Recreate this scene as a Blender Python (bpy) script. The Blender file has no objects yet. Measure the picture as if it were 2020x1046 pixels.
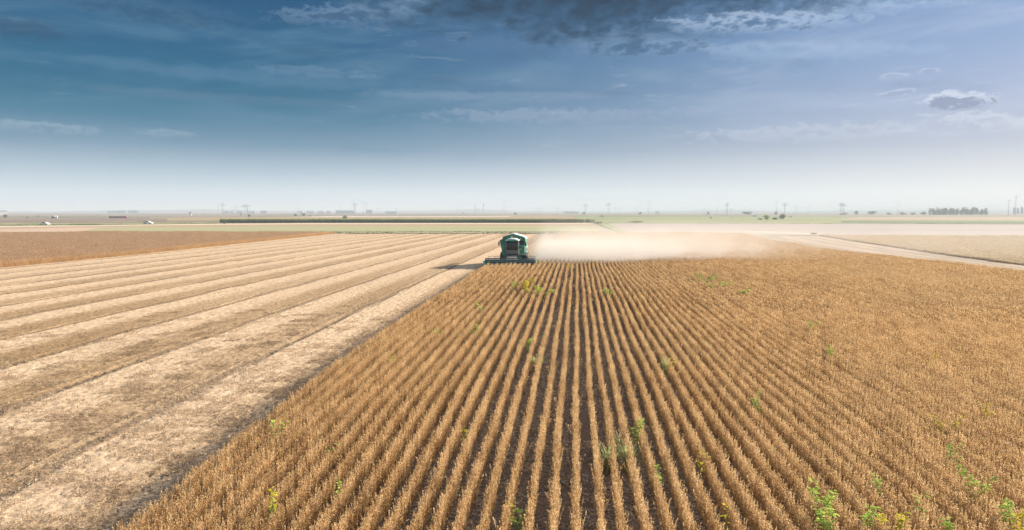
import bpy, math, random
import numpy as np
from mathutils import Vector, Matrix

S = bpy.context.scene
C = S.collection
R = math.radians

# ------------------------------------------------------------------ camera
FPX, CAM_H = 1347.0, 6.8            # focal length in photo pixels (2020 wide), eye height in metres
YAW = math.atan((1139 - 1010) / FPX)
PIT = math.atan(105 / FPX)
cam_d = bpy.data.cameras.new('camera'); cam = bpy.data.objects.new('camera', cam_d); C.objects.link(cam)
cam_d.sensor_width = 36.0; cam_d.lens = 36.0 * FPX / 2020
cam_d.clip_start = 0.1; cam_d.clip_end = 60000
cam.location = (0, 0, CAM_H); cam.rotation_euler = (R(90) - PIT, 0, YAW)
S.camera = cam

# ------------------------------------------------------------------ light and exposure
SUN_AZ, SUN_EL = R(56), R(21)       # azimuth from +Y towards +X
EXPOSURE = 1.85
SKY_STRENGTH = 0.12
S.view_settings.view_transform = 'Standard'
S.view_settings.look = 'None'
S.view_settings.exposure = EXPOSURE
S.view_settings.gamma = 1.0
S.cycles.volume_bounces = 1
S.cycles.max_bounces = 6
S.cycles.diffuse_bounces = 3
S.cycles.volume_max_steps = 256
sun_d = bpy.data.lights.new('sun', 'SUN'); sun = bpy.data.objects.new('sun', sun_d); C.objects.link(sun)
sun_d.energy = 3.4; sun_d.angle = R(2.5); sun_d.color = (1.0, 0.90, 0.76)
sdir = Vector((math.sin(SUN_AZ) * math.cos(SUN_EL), math.cos(SUN_AZ) * math.cos(SUN_EL), math.sin(SUN_EL)))
sun.rotation_euler = sdir.to_track_quat('Z', 'Y').to_euler()


def lin(c):
    return tuple((v / 255 / 12.92) if v / 255 <= 0.04045 else ((v / 255 + 0.055) / 1.055) ** 2.4 for v in c)


class NT:
    """small helper round a node tree"""
    def __init__(s, t): s.t = t; s.n = t.nodes; s.l = t.links

    def new(s, ty, **k):
        n = s.n.new(ty)
        for a, b in k.items(): setattr(n, a, b)
        return n

    def put(s, sock, v):
        if v is None: return
        if isinstance(v, bpy.types.NodeSocket): s.l.new(v, sock)
        elif isinstance(v, (tuple, list)) and len(v) == 3 and sock.type == 'RGBA': sock.default_value = (*v, 1)
        else: sock.default_value = v

    def m(s, op, a, b=None, c=None, clamp=False):
        n = s.new('ShaderNodeMath', operation=op, use_clamp=clamp)
        s.put(n.inputs[0], a); s.put(n.inputs[1], b)
        if c is not None: s.put(n.inputs[2], c)
        return n.outputs[0]

    def mapr(s, v, a, b, c=0.0, d=1.0, smooth=True):
        n = s.new('ShaderNodeMapRange'); n.interpolation_type = 'SMOOTHSTEP' if smooth else 'LINEAR'
        n.clamp = True
        for i, q in enumerate((v, a, b, c, d)): s.put(n.inputs[i], q)
        return n.outputs[0]

    def mix(s, f, a, b, mode='MIX'):
        n = s.new('ShaderNodeMix', data_type='RGBA', blend_type=mode)
        s.put(n.inputs[0], f); s.put(n.inputs[6], a); s.put(n.inputs[7], b)
        return n.outputs[2]

    def noise(s, vec, scale, detail=4, rough=0.55, dist=0.0, out=0):
        n = s.new('ShaderNodeTexNoise'); s.put(n.inputs['Vector'], vec)
        n.inputs['Scale'].default_value = scale; n.inputs['Detail'].default_value = detail
        n.inputs['Roughness'].default_value = rough; n.inputs['Distortion'].default_value = dist
        return n.outputs[out]

    def xyz(s, x, y, z=0.0):
        n = s.new('ShaderNodeCombineXYZ')
        for i, q in enumerate((x, y, z)): s.put(n.inputs[i], q)
        return n.outputs[0]

    def sep(s, v):
        n = s.new('ShaderNodeSeparateXYZ'); s.put(n.inputs[0], v); return n.outputs

    def ramp(s, v, stops, interp='LINEAR'):
        n = s.new('ShaderNodeValToRGB'); n.color_ramp.interpolation = interp
        e = n.color_ramp.elements
        while len(e) < len(stops): e.new(0.5)
        for q, (p, c) in zip(e, stops): q.position = p; q.color = (*c, 1)
        s.put(n.inputs[0], v); return n.outputs[0]


def px_dir(px, py):
    x = (px - 1010) / FPX; y = -(py - 523) / FPX
    d = (x, math.cos(PIT) + y * math.sin(PIT), -math.sin(PIT) + y * math.cos(PIT))
    c, s = math.cos(YAW), math.sin(YAW)
    return Vector((c * d[0] - s * d[1], s * d[0] + c * d[1], d[2]))


def at(px, py, z=0.0):
    """where the sight line through a photo pixel meets height z"""
    r = px_dir(px, py); t = (z - CAM_H) / r.z
    return Vector((r.x * t, r.y * t, z))


def azel(px, py):
    r = px_dir(px, py).normalized()
    return math.degrees(math.atan2(r.x, r.y)), math.degrees(math.asin(r.z))


# ------------------------------------------------------------------ sky
world = bpy.data.worlds.new('World'); S.world = world; world.use_nodes = True
w = NT(world.node_tree); w.n.clear()
tc = w.new('ShaderNodeTexCoord').outputs['Generated']
nx, ny, nz = w.sep(tc)
el = w.m('MULTIPLY', w.m('ARCSINE', nz), 57.2958)
az = w.m('MULTIPLY', w.m('ARCTAN2', nx, ny), 57.2958)
K = 1.0 / (2 ** EXPOSURE * SKY_STRENGTH)          # turns a seen colour into a background colour
e01 = w.m('DIVIDE', el, 40.0, clamp=True)  # both ramps brighten high overhead, out of frame, as added fill light
rampL = w.ramp(e01, [(0, lin((222, 232, 240))), (1.4 / 40, lin((212, 225, 235))), (3 / 40, lin((176, 197, 213))),
                     (5 / 40, lin((118, 152, 178))), (7 / 40, lin((60, 121, 152))), (9.5 / 40, lin((10, 100, 136))),
                     (13 / 40, lin((0, 88, 130))), (17 / 40, lin((0, 76, 120))), (20 / 40, lin((40, 90, 135))), (1, lin((165, 178, 196)))])
rampR = w.ramp(e01, [(0, lin((240, 244, 246))), (1.4 / 40, lin((234, 240, 243))), (3 / 40, lin((212, 219, 229))),
                     (5 / 40, lin((180, 191, 210))), (8 / 40, lin((163, 180, 212))), (12 / 40, lin((138, 167, 208))),
                     (17 / 40, lin((116, 153, 204))), (20 / 40, lin((110, 145, 190))), (1, lin((190, 200, 214)))])
faz = w.mapr(w.m('SUBTRACT', w.m('ADD', az, w.m('MULTIPLY', w.m('SUBTRACT', w.noise(tc, 2.0, 2), 0.5), 14)), w.m('MULTIPLY', el, 0.7)), -34, 30, smooth=True)
sky = w.mix(faz, rampL, rampR)
zz = w.m('MAXIMUM', nz, 0.012)
cu = w.m('DIVIDE', nx, zz); cv = w.m('DIVIDE', ny, zz)
layer = w.xyz(cu, cv, 0.0)
azn = w.m('MULTIPLY', az, 0.1); eln = w.m('MULTIPLY', el, 0.1)
streak_v = w.xyz(w.m('ADD', azn, w.m('MULTIPLY', eln, 0.6)), w.m('SUBTRACT', w.m('MULTIPLY', eln, 5.5), w.m('MULTIPLY', azn, 0.30)), 0.0)
# soft veils of high cloud, drawn out sideways
st = w.noise(streak_v, 0.75, 6, 0.55, 0.5)
veil = w.m('MULTIPLY', w.mapr(st, 0.44, 0.70), w.mapr(el, 2.5, 6.5))
veil = w.m('MULTIPLY', veil, w.mapr(el, 13.5, 21, 1.0, 0.25))
vcol = w.mix(faz, lin((92, 136, 166)), lin((186, 198, 224)))
sky = w.mix(w.m('MULTIPLY', veil, 0.50), sky, vcol)
st2 = w.noise(streak_v, 2.6, 6, 0.62, 0.7)
wisp = w.m('MULTIPLY', w.mapr(st2, 0.55, 0.75), w.mapr(el, 2.5, 5.5))
wisp = w.m('MULTIPLY', wisp, w.mapr(w.noise(tc, 5.0, 2), 0.42, 0.62))
sky = w.mix(w.m('MULTIPLY', wisp, 0.42), sky, w.mix(faz, lin((150, 172, 192)), lin((208, 217, 234))))
dk = w.m('MULTIPLY', w.mapr(w.noise(streak_v, 1.1, 4, 0.5, 0.3), 0.55, 0.72), w.mapr(el, 3.5, 8))
sky = w.mix(w.m('MULTIPLY', dk, 0.30), sky, w.mix(faz, lin((24, 80, 114)), lin((116, 140, 178))))
fb = w.noise(w.xyz(azn, w.m('MULTIPLY', eln, 2.0)), 5.5, 9, 0.62, 0.35)
fb_hi = w.noise(w.xyz(azn, w.m('MULTIPLY', eln, 2.1)), 10.0, 9, 0.60, 0.25)
fb_lo = w.noise(w.xyz(azn, w.m('MULTIPLY', eln, 2.6)), 1.9, 5, 0.55, 0.4)


def cloud(sky, px, py, hw, hh, tilt, amp, dark, rim, strength=1.0, soft=0.45, core=0.9, hi=False, lift=0.35):
    """a cloud bank round one direction of the sky; px py hw hh are read off the photo; its upper edge catches the light"""
    a0, e0 = azel(px, py); a1, e1 = azel(px + hw, py); a2, e2 = azel(px, py - hh)
    f1, f2 = (fb_hi, fb) if hi else (fb, fb_lo)
    da = w.m('DIVIDE', w.m('SUBTRACT', az, a0), abs(a1 - a0))
    de = w.m('DIVIDE', w.m('SUBTRACT', el, e0), abs(e2 - e0))
    de = w.m('ADD', de, w.m('MULTIPLY', da, tilt))
    r = w.m('SQRT', w.m('ADD', w.m('MULTIPLY', da, da), w.m('MULTIPLY', de, de)))
    d = w.m('SUBTRACT', 1.0, r)
    d = w.m('ADD', d, w.m('MULTIPLY', w.m('SUBTRACT', f1, 0.5), amp))
    d = w.m('ADD', d, w.m('MULTIPLY', w.m('SUBTRACT', f2, 0.5), amp * 0.9))
    mask = w.m('MULTIPLY', w.mapr(d, 0.0, soft), strength)
    depth = w.m('ADD', d, w.m('MULTIPLY', w.m('SUBTRACT', f1, 0.5), 1.1))
    depth = w.mapr(w.m('SUBTRACT', depth, w.m('MULTIPLY', de, lift)), soft * 0.35, core)
    return w.mix(mask, sky, w.mix(depth, rim, dark))


# long soft veils first, then the banks nearest overhead
sky = cloud(sky, 520, 152, 420, 26, 0.10, 1.3, lin((66, 118, 152)), lin((94, 138, 170)), 0.5, 0.9, 1.5, lift=0)
sky = cloud(sky, 560, 200, 420, 12, 0.2, 1.6, lin((70, 112, 144)), lin((84, 124, 154)), 0.50, 0.8, 1.3, lift=0)
sky = cloud(sky, 980, 190, 330, 14, 0.1, 1.5, lin((122, 148, 176)), lin((146, 166, 192)), 0.35, 0.8, 1.3)
sky = cloud(sky, 1060, 78, 330, 30, -0.5, 1.3, lin((74, 110, 148)), lin((92, 130, 166)), 0.45, 0.8, 1.3)
sky = cloud(sky, 610, 140, 130, 12, 0.2, 2.2, lin((96, 134, 164)), lin((120, 152, 182)), 0.35, 0.6, 1.3, True)
sky = cloud(sky, 1100, 228, 330, 16, 0.1, 2.0, lin((138, 156, 184)), lin((164, 178, 204)), 0.38, 0.6, 1.2, True)
sky = cloud(sky, 1600, 262, 330, 20, 0.05, 2.2, lin((170, 182, 206)), lin((198, 208, 224)), 0.45, 0.6, 1.3, True)
sky = cloud(sky, 1560, 100, 300, 26, 0.9, 1.6, lin((138, 168, 204)), lin((168, 192, 222)), 0.55, 0.8, 1.3)
sky = cloud(sky, 1950, 238, 120, 22, 0.6, 2.2, lin((178, 190, 212)), lin((210, 220, 234)), 0.55, 0.5, 1.2, True)
sky = cloud(sky, 90, 252, 120, 13, 0.1, 1.4, lin((112, 144, 170)), lin((148, 174, 194)), 0.60, 0.4, 1.0, True)
sky = cloud(sky, 320, 262, 70, 9, 0.0, 1.5, lin((128, 158, 182)), lin((156, 179, 196)), 0.45, 0.5, 1.0, True)
sky = cloud(sky, 20, 50, 230, 38, 0.1, 1.2, lin((4, 58, 94)), lin((14, 76, 114)), 0.45, 0.8, 1.0)
sky = cloud(sky, 330, 26, 230, 34, 0.1, 1.5, lin((22, 72, 106)), lin((58, 104, 138)), 0.45, 0.6, 1.0, True)
sky = cloud(sky, 690, 30, 150, 26, -0.3, 1.9, lin((56, 94, 130)), lin((120, 150, 182)), 0.60, 0.5, 1.0, True)
sky = cloud(sky, 810, 12, 80, 22, 0.0, 1.8, lin((84, 120, 154)), lin((136, 164, 192)), 0.60, 0.5, 1.0, True)
sky = cloud(sky, 1760, 0, 330, 34, -0.2, 2.0, lin((122, 154, 194)), lin((182, 206, 234)), 0.65, 0.8, 1.3, True)
sky = cloud(sky, 1270, 92, 170, 24, 0.2, 1.9, lin((62, 100, 136)), lin((126, 156, 190)), 0.60, 0.5, 0.9, True)
sky = cloud(sky, 1520, 22, 380, 52, 0.35, 1.4, lin((66, 102, 140)), lin((104, 138, 176)), 0.55, 0.9, 1.3, lift=0.1)
sky = cloud(sky, 1150, -24, 640, 150, 0.06, 0.95, lin((12, 50, 76)), lin((38, 82, 116)), 0.97, 0.55, 1.0, lift=-0.2)
sky = cloud(sky, 1500, 44, 230, 26, 0.45, 1.8, lin((78, 116, 156)), lin((176, 198, 226)), 0.80, 0.62, 1.1, True)
sky = cloud(sky, 1885, 198, 92, 22, 0.12, 1.5, lin((134, 150, 180)), lin((204, 215, 234)), 0.90, 0.40, 0.62, True, 0.55)
sky = cloud(sky, 1770, 183, 44, 8, -0.1, 1.7, lin((150, 166, 196)), lin((202, 213, 232)), 0.65, 0.5, 0.6, True)
sky = cloud(sky, 1765, 151, 30, 8, 0.0, 1.8, lin((160, 176, 206)), lin((202, 214, 234)), 0.65, 0.5, 0.6, True)
sky = cloud(sky, 1835, 140, 26, 7, 0.2, 1.8, lin((148, 164, 196)), lin((198, 210, 232)), 0.65, 0.5, 0.6, True)
nish = w.new('ShaderNodeTexSky', sky_type='NISHITA'); nish.sun_disc = False
nish.sun_elevation = SUN_EL; nish.sun_rotation = SUN_AZ; nish.air_density = 1.0; nish.dust_density = 2.0
sky = w.mix(1.0, sky, (K, K, K), 'MULTIPLY')
sky = w.mix(0.015, sky, nish.outputs[0])
bg = w.new('ShaderNodeBackground'); w.put(bg.inputs[0], sky); bg.inputs[1].default_value = SKY_STRENGTH
wo = w.new('ShaderNodeOutputWorld'); w.l.new(bg.outputs[0], wo.inputs[0])


# ------------------------------------------------------------------ object helpers
def tag(o, label=None, cat=None, group=None, kind=None):
    if label: o['label'] = label
    if cat: o['category'] = cat
    if group: o['group'] = group
    if kind: o['kind'] = kind
    return o


def empty(name, loc, rz=0.0, label=None, cat=None, group=None):
    o = bpy.data.objects.new(name, None); C.objects.link(o)
    o.location = loc; o.rotation_euler = (0, 0, rz); o.empty_display_size = 0.3
    return tag(o, label, cat, group)


def link_mesh(name, me, parent=None):
    o = bpy.data.objects.new(name, me); C.objects.link(o)
    if parent: o.parent = parent
    return o


class MB:
    """collects shapes that become ONE mesh"""
    def __init__(s): s.v = []; s.f = []; s.a = []

    def add(s, vs, fs, tone=0.5):
        o = len(s.v); s.v += [tuple(p) for p in vs]; s.f += [tuple(i + o for i in q) for q in fs]; s.a += [tone] * len(vs)

    def box(s, c, d, rot=None, taper=1.0, bev=0.0, tone=0.5):
        x, y, z = (q / 2 for q in d); vs = []
        if bev <= 0:
            for k, t in ((-1, 1.0), (1, taper)):
                vs += [(-x * t, -y * t, k * z), (x * t, -y * t, k * z), (x * t, y * t, k * z), (-x * t, y * t, k * z)]
            fs = [(3, 2, 1, 0), (4, 5, 6, 7), (0, 1, 5, 4), (1, 2, 6, 5), (2, 3, 7, 6), (3, 0, 4, 7)]
        else:
            b = min(bev, x * .9, y * .9, z * .9)
            rings = [(-z, b), (-z + b, 0), (z - b, 0), (z, b)]
            for (h, i) in rings:
                xx, yy = x - i, y - i; q = b * 0.7
                ring = [(-xx + q, -yy), (xx - q, -yy), (xx, -yy + q), (xx, yy - q), (xx - q, yy), (-xx + q, yy), (-xx, yy - q), (-xx, -yy + q)]
                vs += [(p[0], p[1], h) for p in ring]
            fs = [tuple(range(7, -1, -1)), tuple(range(24, 32))]
            for r_ in range(3):
                for i in range(8):
                    j = (i + 1) % 8
                    fs.append((r_ * 8 + i, r_ * 8 + j, r_ * 8 + 8 + j, r_ * 8 + 8 + i))
        M = (rot or Matrix()).to_4x4()
        s.add([tuple(M @ Vector(p) + Vector(c)) for p in vs], fs, tone)

    def tube(s, p, q, r0, r1=None, n=10, tone=0.5, cap=True):
        p, q = Vector(p), Vector(q); r1 = r0 if r1 is None else r1
        a = (q - p).normalized(); u = a.orthogonal().normalized(); v = a.cross(u)
        vs = []
        for c, r in ((p, r0), (q, r1)):
            for i in range(n):
                t = 2 * math.pi * i / n; vs.append(tuple(c + (u * math.cos(t) + v * math.sin(t)) * r))
        fs = [(i, (i + 1) % n, n + (i + 1) % n, n + i) for i in range(n)]
        if cap: fs += [tuple(range(n - 1, -1, -1)), tuple(range(n, 2 * n))]
        s.add(vs, fs, tone)

    def lathe_x(s, c, prof, n=28, tone=0.5):
        """profile of (offset along x, radius) turned round the x axis"""
        vs = []; fs = []; m = len(prof)
        for i in range(n):
            t = 2 * math.pi * i / n
            for (h, r) in prof: vs.append((c[0] + h, c[1] + r * math.cos(t), c[2] + r * math.sin(t)))
        for i in range(n):
            j = (i + 1) % n
            for k in range(m - 1): fs.append((i * m + k, j * m + k, j * m + k + 1, i * m + k + 1))
        s.add(vs, fs, tone)

    def prism(s, pts, y0, y1, tone=0.5):
        """outline in x z pushed along y"""
        n = len(pts)
        vs = [(p[0], y0, p[1]) for p in pts] + [(p[0], y1, p[1]) for p in pts]
        fs = [tuple(range(n)), tuple(range(2 * n - 1, n - 1, -1))] + [(i, n + i, n + (i + 1) % n, (i + 1) % n) for i in range(n)]
        s.add(vs, fs, tone)

    def prism_x(s, pts, x0, x1, tone=0.5):
        n = len(pts)
        vs = [(x0, p[0], p[1]) for p in pts] + [(x1, p[0], p[1]) for p in pts]
        fs = [tuple(range(n - 1, -1, -1)), tuple(range(n, 2 * n))] + [(i, (i + 1) % n, n + (i + 1) % n, n + i) for i in range(n)]
        s.add(vs, fs, tone)

    def build(s, name, mat, parent=None, smooth=False, loc=None):
        me = bpy.data.meshes.new(name); me.from_pydata(s.v, [], s.f)
        at_ = me.attributes.new('tone', 'FLOAT', 'POINT'); at_.data.foreach_set('value', np.array(s.a, dtype=np.float32))
        me.materials.append(mat); me.update()
        if smooth: me.polygons.foreach_set('use_smooth', [True] * len(me.polygons))
        o = link_mesh(name, me, parent)
        if loc: o.location = loc
        return o


def mesh_np(name, verts, faces, mat, attrs=None, parent=None):
    """verts (n,3) and faces (m,3|4) arrays to one object"""
    me = bpy.data.meshes.new(name)
    n, m, k = len(verts), len(faces), (faces.shape[1] if len(faces) else 3)
    me.vertices.add(n); me.vertices.foreach_set('co', np.asarray(verts, np.float32).ravel())
    me.loops.add(m * k); me.loops.foreach_set('vertex_index', np.asarray(faces, np.int32).ravel())
    me.polygons.add(m); me.polygons.foreach_set('loop_start', np.arange(0, m * k, k, dtype=np.int32))
    for a, (ty, val) in (attrs or {}).items():
        q = me.attributes.new(a, ty, 'POINT')
        q.data.foreach_set('vector' if ty == 'FLOAT_VECTOR' else 'value', np.asarray(val).ravel())
    me.materials.append(mat); me.update(calc_edges=True); me.validate()
    return link_mesh(name, me, parent)


# ------------------------------------------------------------------ materials
def mat(name):
    m = bpy.data.materials.new(name); m.use_nodes = True
    t = NT(m.node_tree); t.n.clear()
    return m, t


def principled(t, col, rough=0.9, bump=None, bstr=0.5, bdist=0.02, metal=0.0, spec=0.3, sub=None):
    p = t.new('ShaderNodeBsdfPrincipled')
    t.put(p.inputs['Base Color'], col); t.put(p.inputs['Roughness'], rough); t.put(p.inputs['Metallic'], metal)
    p.inputs['Specular IOR Level'].default_value = spec
    if bump is not None:
        b = t.new('ShaderNodeBump'); t.put(b.inputs['Height'], bump); b.inputs['Strength'].default_value = bstr
        b.inputs['Distance'].default_value = bdist; t.l.new(b.outputs[0], p.inputs['Normal'])
    o = t.new('ShaderNodeOutputMaterial'); t.l.new(p.outputs[0], o.inputs[0])
    return p


def leafy(name, c0, c1, c2, transl=0.3, edge=False, patch_scale=0.05, pcol=None, pamt=0.5):
    """thin plant matter: colour runs over the tone attribute, a share of light passes through"""
    m, t = mat(name)
    a = t.new('ShaderNodeAttribute', attribute_name='tone').outputs['Fac']
    oi = t.new('ShaderNodeObjectInfo').outputs['Random']
    v = t.m('ADD', a, t.m('MULTIPLY', t.m('SUBTRACT', oi, 0.5), 0.22), clamp=True)
    col = t.ramp(v, [(0.0, c0), (0.5, c1), (1.0, c2)])
    if pcol is not None:
        pos = t.new('ShaderNodeNewGeometry').outputs['Position']
        f = t.mapr(t.noise(pos, patch_scale, 4, 0.6), 0.42, 0.68)
        col = t.mix(t.m('MULTIPLY', f, pamt), col, pcol)
    if edge:                                           # the outermost rows blend towards a golden tone
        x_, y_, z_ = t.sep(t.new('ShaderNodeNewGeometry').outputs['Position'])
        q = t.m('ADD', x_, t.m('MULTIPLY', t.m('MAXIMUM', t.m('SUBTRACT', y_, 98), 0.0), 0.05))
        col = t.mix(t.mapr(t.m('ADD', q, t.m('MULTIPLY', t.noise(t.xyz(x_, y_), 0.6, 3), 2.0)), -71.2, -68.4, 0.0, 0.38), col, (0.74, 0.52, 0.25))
    d = t.new('ShaderNodeBsdfDiffuse'); t.put(d.inputs[0], col)
    tr = t.new('ShaderNodeBsdfTranslucent'); t.put(tr.inputs[0], col)
    mx = t.new('ShaderNodeMixShader'); mx.inputs[0].default_value = transl
    t.l.new(d.outputs[0], mx.inputs[1]); t.l.new(tr.outputs[0], mx.inputs[2])
    o = t.new('ShaderNodeOutputMaterial'); t.l.new(mx.outputs[0], o.inputs[0])
    return m


def field_mat(name, cols, scale=0.15, stretch=(1, 1), fine=2.0, fine_amt=0.25, rows=None, bump=0.03):
    """matt field surface: patches of related colours, fine grain, optional drill rows"""
    m, t = mat(name)
    pos = t.new('ShaderNodeNewGeometry').outputs['Position']
    x, y, z = t.sep(pos)
    v = t.xyz(t.m('MULTIPLY', x, stretch[0]), t.m('MULTIPLY', y, stretch[1]))
    n1 = t.noise(v, scale, 5, 0.6, 0.4)
    k = len(cols) - 1
    col = t.ramp(t.mapr(n1, 0.3, 0.7, smooth=False), [(i / k, c) for i, c in enumerate(cols)])
    n2 = t.noise(pos, fine, 4, 0.7)
    g = t.mapr(n2, 0.25, 0.75, 1 - fine_amt, 1 + fine_amt, smooth=False)
    if rows:
        s_ = t.m('SINE', t.m('MULTIPLY', t.m('ADD', x, t.m('MULTIPLY', t.noise(pos, 0.05, 2), 1.5)), 2 * math.pi / rows[0]))
        g = t.m('MULTIPLY', g, t.m('ADD', 1.0, t.m('MULTIPLY', s_, rows[1])))
    col = t.mix(1.0, col, t.xyz(g, g, g), 'MULTIPLY')
    principled(t, col, 0.95, n2, 0.6, bump, spec=0.1)
    return m


def plain(name, col, rough=0.5, metal=0.0, spec=0.4, var=0.12, scale=2.0, dirt=None):
    m, t = mat(name)
    oc = t.new('ShaderNodeTexCoord').outputs['Object']
    n = t.noise(oc, scale, 5, 0.6)
    g = t.mapr(n, 0.3, 0.7, 1 - var, 1 + var)
    c = t.mix(1.0, col, t.xyz(g, g, g), 'MULTIPLY')
    if dirt:
        f = t.mapr(t.noise(oc, scale * 1.7, 6, 0.7), 0.45, 0.75)
        c = t.mix(t.m('MULTIPLY', f, dirt), c, (0.34, 0.26, 0.17))
    principled(t, c, rough, n, 0.1, 0.01, metal, spec)
    return m


# ------------------------------------------------------------------ setting: ground and fields
def bend(y, x=-10.0):
    """the drilled rows drift outwards a little with distance on the left-hand side"""
    f = min(1.0, max(0.0, -x / 9.0))
    return -1.75 * (1 - math.exp(-max(0.0, y - 12) / 20.0)) * f


SHEETS = [0]


def sheet(name, pts, z, material, kind='structure'):
    """flat field outline (world x y points) at height z; every sheet gets a height of its own so that none are coplanar"""
    if z > 0.015: z += 0.007 * SHEETS[0]; SHEETS[0] += 1
    me = bpy.data.meshes.new(name); me.from_pydata([(p[0], p[1], z) for p in pts], [], [tuple(range(len(pts)))])
    me.materials.append(material); me.update()
    if me.polygons[0].normal.z < 0: me.flip_normals()
    return tag(link_mesh(name, me), kind=kind)


def pxs(*pts): return [tuple(at(a, b)[:2]) for a, b in pts]


far_m = field_mat('far_farmland', [(0.10, 0.10, 0.07), (0.25, 0.17, 0.13), (0.12, 0.13, 0.08), (0.32, 0.24, 0.18), (0.09, 0.11, 0.06), (0.24, 0.16, 0.12)],
                  0.0016, (0.6, 3.0), 0.05, 0.12, bump=0.0)
G = 16000.0
sheet('ground', [(-G, -300), (G, -300), (G, G), (-G, G)], 0.0, far_m)

soil_m, t = mat('dark_soil')
pos = t.new('ShaderNodeNewGeometry').outputs['Position']
n1 = t.noise(pos, 9.0, 8, 0.72, 0.6); n2 = t.noise(pos, 0.5, 3)
vo = t.new('ShaderNodeTexVoronoi'); vo.inputs['Scale'].default_value = 26; t.put(vo.inputs['Vector'], pos)
lit = t.mapr(t.noise(pos, 24.0, 5, 0.7, 1.6), 0.57, 0.72)
c = t.ramp(n1, [(0.3, (0.11, 0.082, 0.06)), (0.55, (0.27, 0.205, 0.15)), (0.75, (0.48, 0.375, 0.28))])
c = t.mix(t.m('MULTIPLY', lit, 0.55), c, (0.30, 0.23, 0.17))
principled(t, c, 0.95, t.m('ADD', n1, t.m('MULTIPLY', vo.outputs['Distance'], 0.4)), 1.0, 0.05, spec=0.15)

cream_m = field_mat('pale_stubble_strip', [(0.52, 0.42, 0.30), (0.62, 0.52, 0.38)], 0.02, (0.4, 2), 0.4, 0.10)
tanb_m = field_mat('tan_brown_field', [(0.36, 0.25, 0.16), (0.42, 0.30, 0.20)], 0.02, (0.3, 2), 0.5, 0.12)
sage_m = field_mat('sage_green_field', [(0.36, 0.31, 0.18), (0.33, 0.33, 0.18), (0.42, 0.35, 0.21)], 0.02, (0.4, 2.5), 0.5, 0.14)
pinkst_m = field_mat('pink_maize_stubble', [(0.44, 0.30, 0.21), (0.56, 0.42, 0.31)], 0.08, (0.5, 2), 0.6, 0.35, bump=0.2)
pale_m = field_mat('pale_ploughed_field', [(0.33, 0.28, 0.26), (0.38, 0.32, 0.30), (0.31, 0.28, 0.24)], 0.012, (0.25, 2.5), 0.4, 0.10)
green_m = field_mat('green_pasture', [(0.17, 0.21, 0.09), (0.26, 0.28, 0.13), (0.14, 0.17, 0.08)], 0.01, (0.3, 2.5), 0.3, 0.2)
brown_m = field_mat('brown_crop_field', [(0.28, 0.17, 0.11), (0.36, 0.24, 0.15), (0.30, 0.24, 0.13), (0.40, 0.29, 0.19)], 0.012, (0.25, 3.5), 0.3, 0.15)
dgreen_m = field_mat('dark_green_field', [(0.10, 0.14, 0.07), (0.15, 0.18, 0.09)], 0.02, (0.3, 2), 0.3, 0.2)
track_m = field_mat('dry_dirt_track', [(0.34, 0.255, 0.18), (0.42, 0.32, 0.235), (0.28, 0.21, 0.15)], 0.15, (1, 0.2), 3.0, 0.18)

# far bands, laid where the photograph shows them (each outline is a real field on the ground)
sheet('field_brown_far', pxs((250, 437), (700, 434), (1180, 431), (1180, 425.5), (700, 426.5), (300, 430)), 0.05, brown_m)
sheet('field_mauve_far', pxs((-60, 439), (330, 436.5), (330, 431), (-60, 431.5)), 0.05,
      field_mat('mauve_stubble', [(0.27, 0.17, 0.13), (0.20, 0.15, 0.12), (0.30, 0.21, 0.15)], 0.01, (0.3, 2), 0.3, 0.1))
sheet('field_cream_far', pxs((560, 429), (1000, 428), (1010, 426.6), (640, 426.8)), 0.09, cream_m)
sheet('field_grey_far', pxs((-200, 425), (1100, 421.8), (1100, 420), (-200, 421.5)), 0.04,
      field_mat('grey_mauve_field', [(0.13, 0.10, 0.095), (0.25, 0.18, 0.15), (0.12, 0.12, 0.09)], 0.006, (0.2, 3), 0.3, 0.08))
sheet('field_green_left', pxs((-80, 449), (240, 445.5), (450, 441), (450, 438.5), (240, 440), (-80, 440)), 0.04,
      field_mat('weedy_green_field', [(0.16, 0.18, 0.09), (0.34, 0.30, 0.17), (0.18, 0.21, 0.10)], 0.03, (0.5, 2), 0.3, 0.2))
sheet('dirt_road_far', pxs((-120, 450.5), (300, 445), (600, 442.6), (1190, 442.2), (1190, 440.3), (600, 440.3), (300, 443), (-120, 447.5)), 0.04, cream_m)
sheet('field_tan_middle', pxs((-120, 454), (300, 448.2), (700, 446.5), (1195, 446.2), (1190, 442.2), (600, 442.6), (300, 445), (-120, 450.5)), 0.03, tanb_m)
sheet('field_sage_middle', pxs((150, 459), (1210, 458.4), (1195, 446.2), (700, 446.5), (300, 448.2), (200, 449)), 0.03, sage_m)
sheet('field_maize_stubble', pxs((-160, 474), (0, 468), (200, 458.6), (200, 449), (-160, 454.5)), 0.02, pinkst_m)
sheet('farm_path', pxs((630, 461.4), (1225, 461.4), (1222, 459.3), (630, 459.3)), 0.02, cream_m)
sheet('field_green_right', pxs((1160, 441), (2300, 444), (2300, 428), (1130, 427)), 0.05, green_m)
sheet('field_dark_far', pxs((1120, 427.1), (1560, 427.1), (1560, 426.3), (1120, 426.4)), 0.09, dgreen_m)
sheet('field_mauve_right', pxs((1640, 434), (2300, 434.5), (2300, 428.8), (1700, 428.8)), 0.09,
      field_mat('rose_brown_field', [(0.36, 0.25, 0.19), (0.42, 0.31, 0.23)], 0.01, (0.3, 2), 0.3, 0.1))
sheet('field_dark_right', pxs((1660, 440.5), (2300, 445), (2300, 437), (1660, 436.5)), 0.09, dgreen_m)
sheet('field_pale_right', pxs((1195, 462), (1640, 466), (2500, 466), (2500, 445), (1500, 441.2), (1170, 441.2)), 0.03, pale_m)
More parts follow.
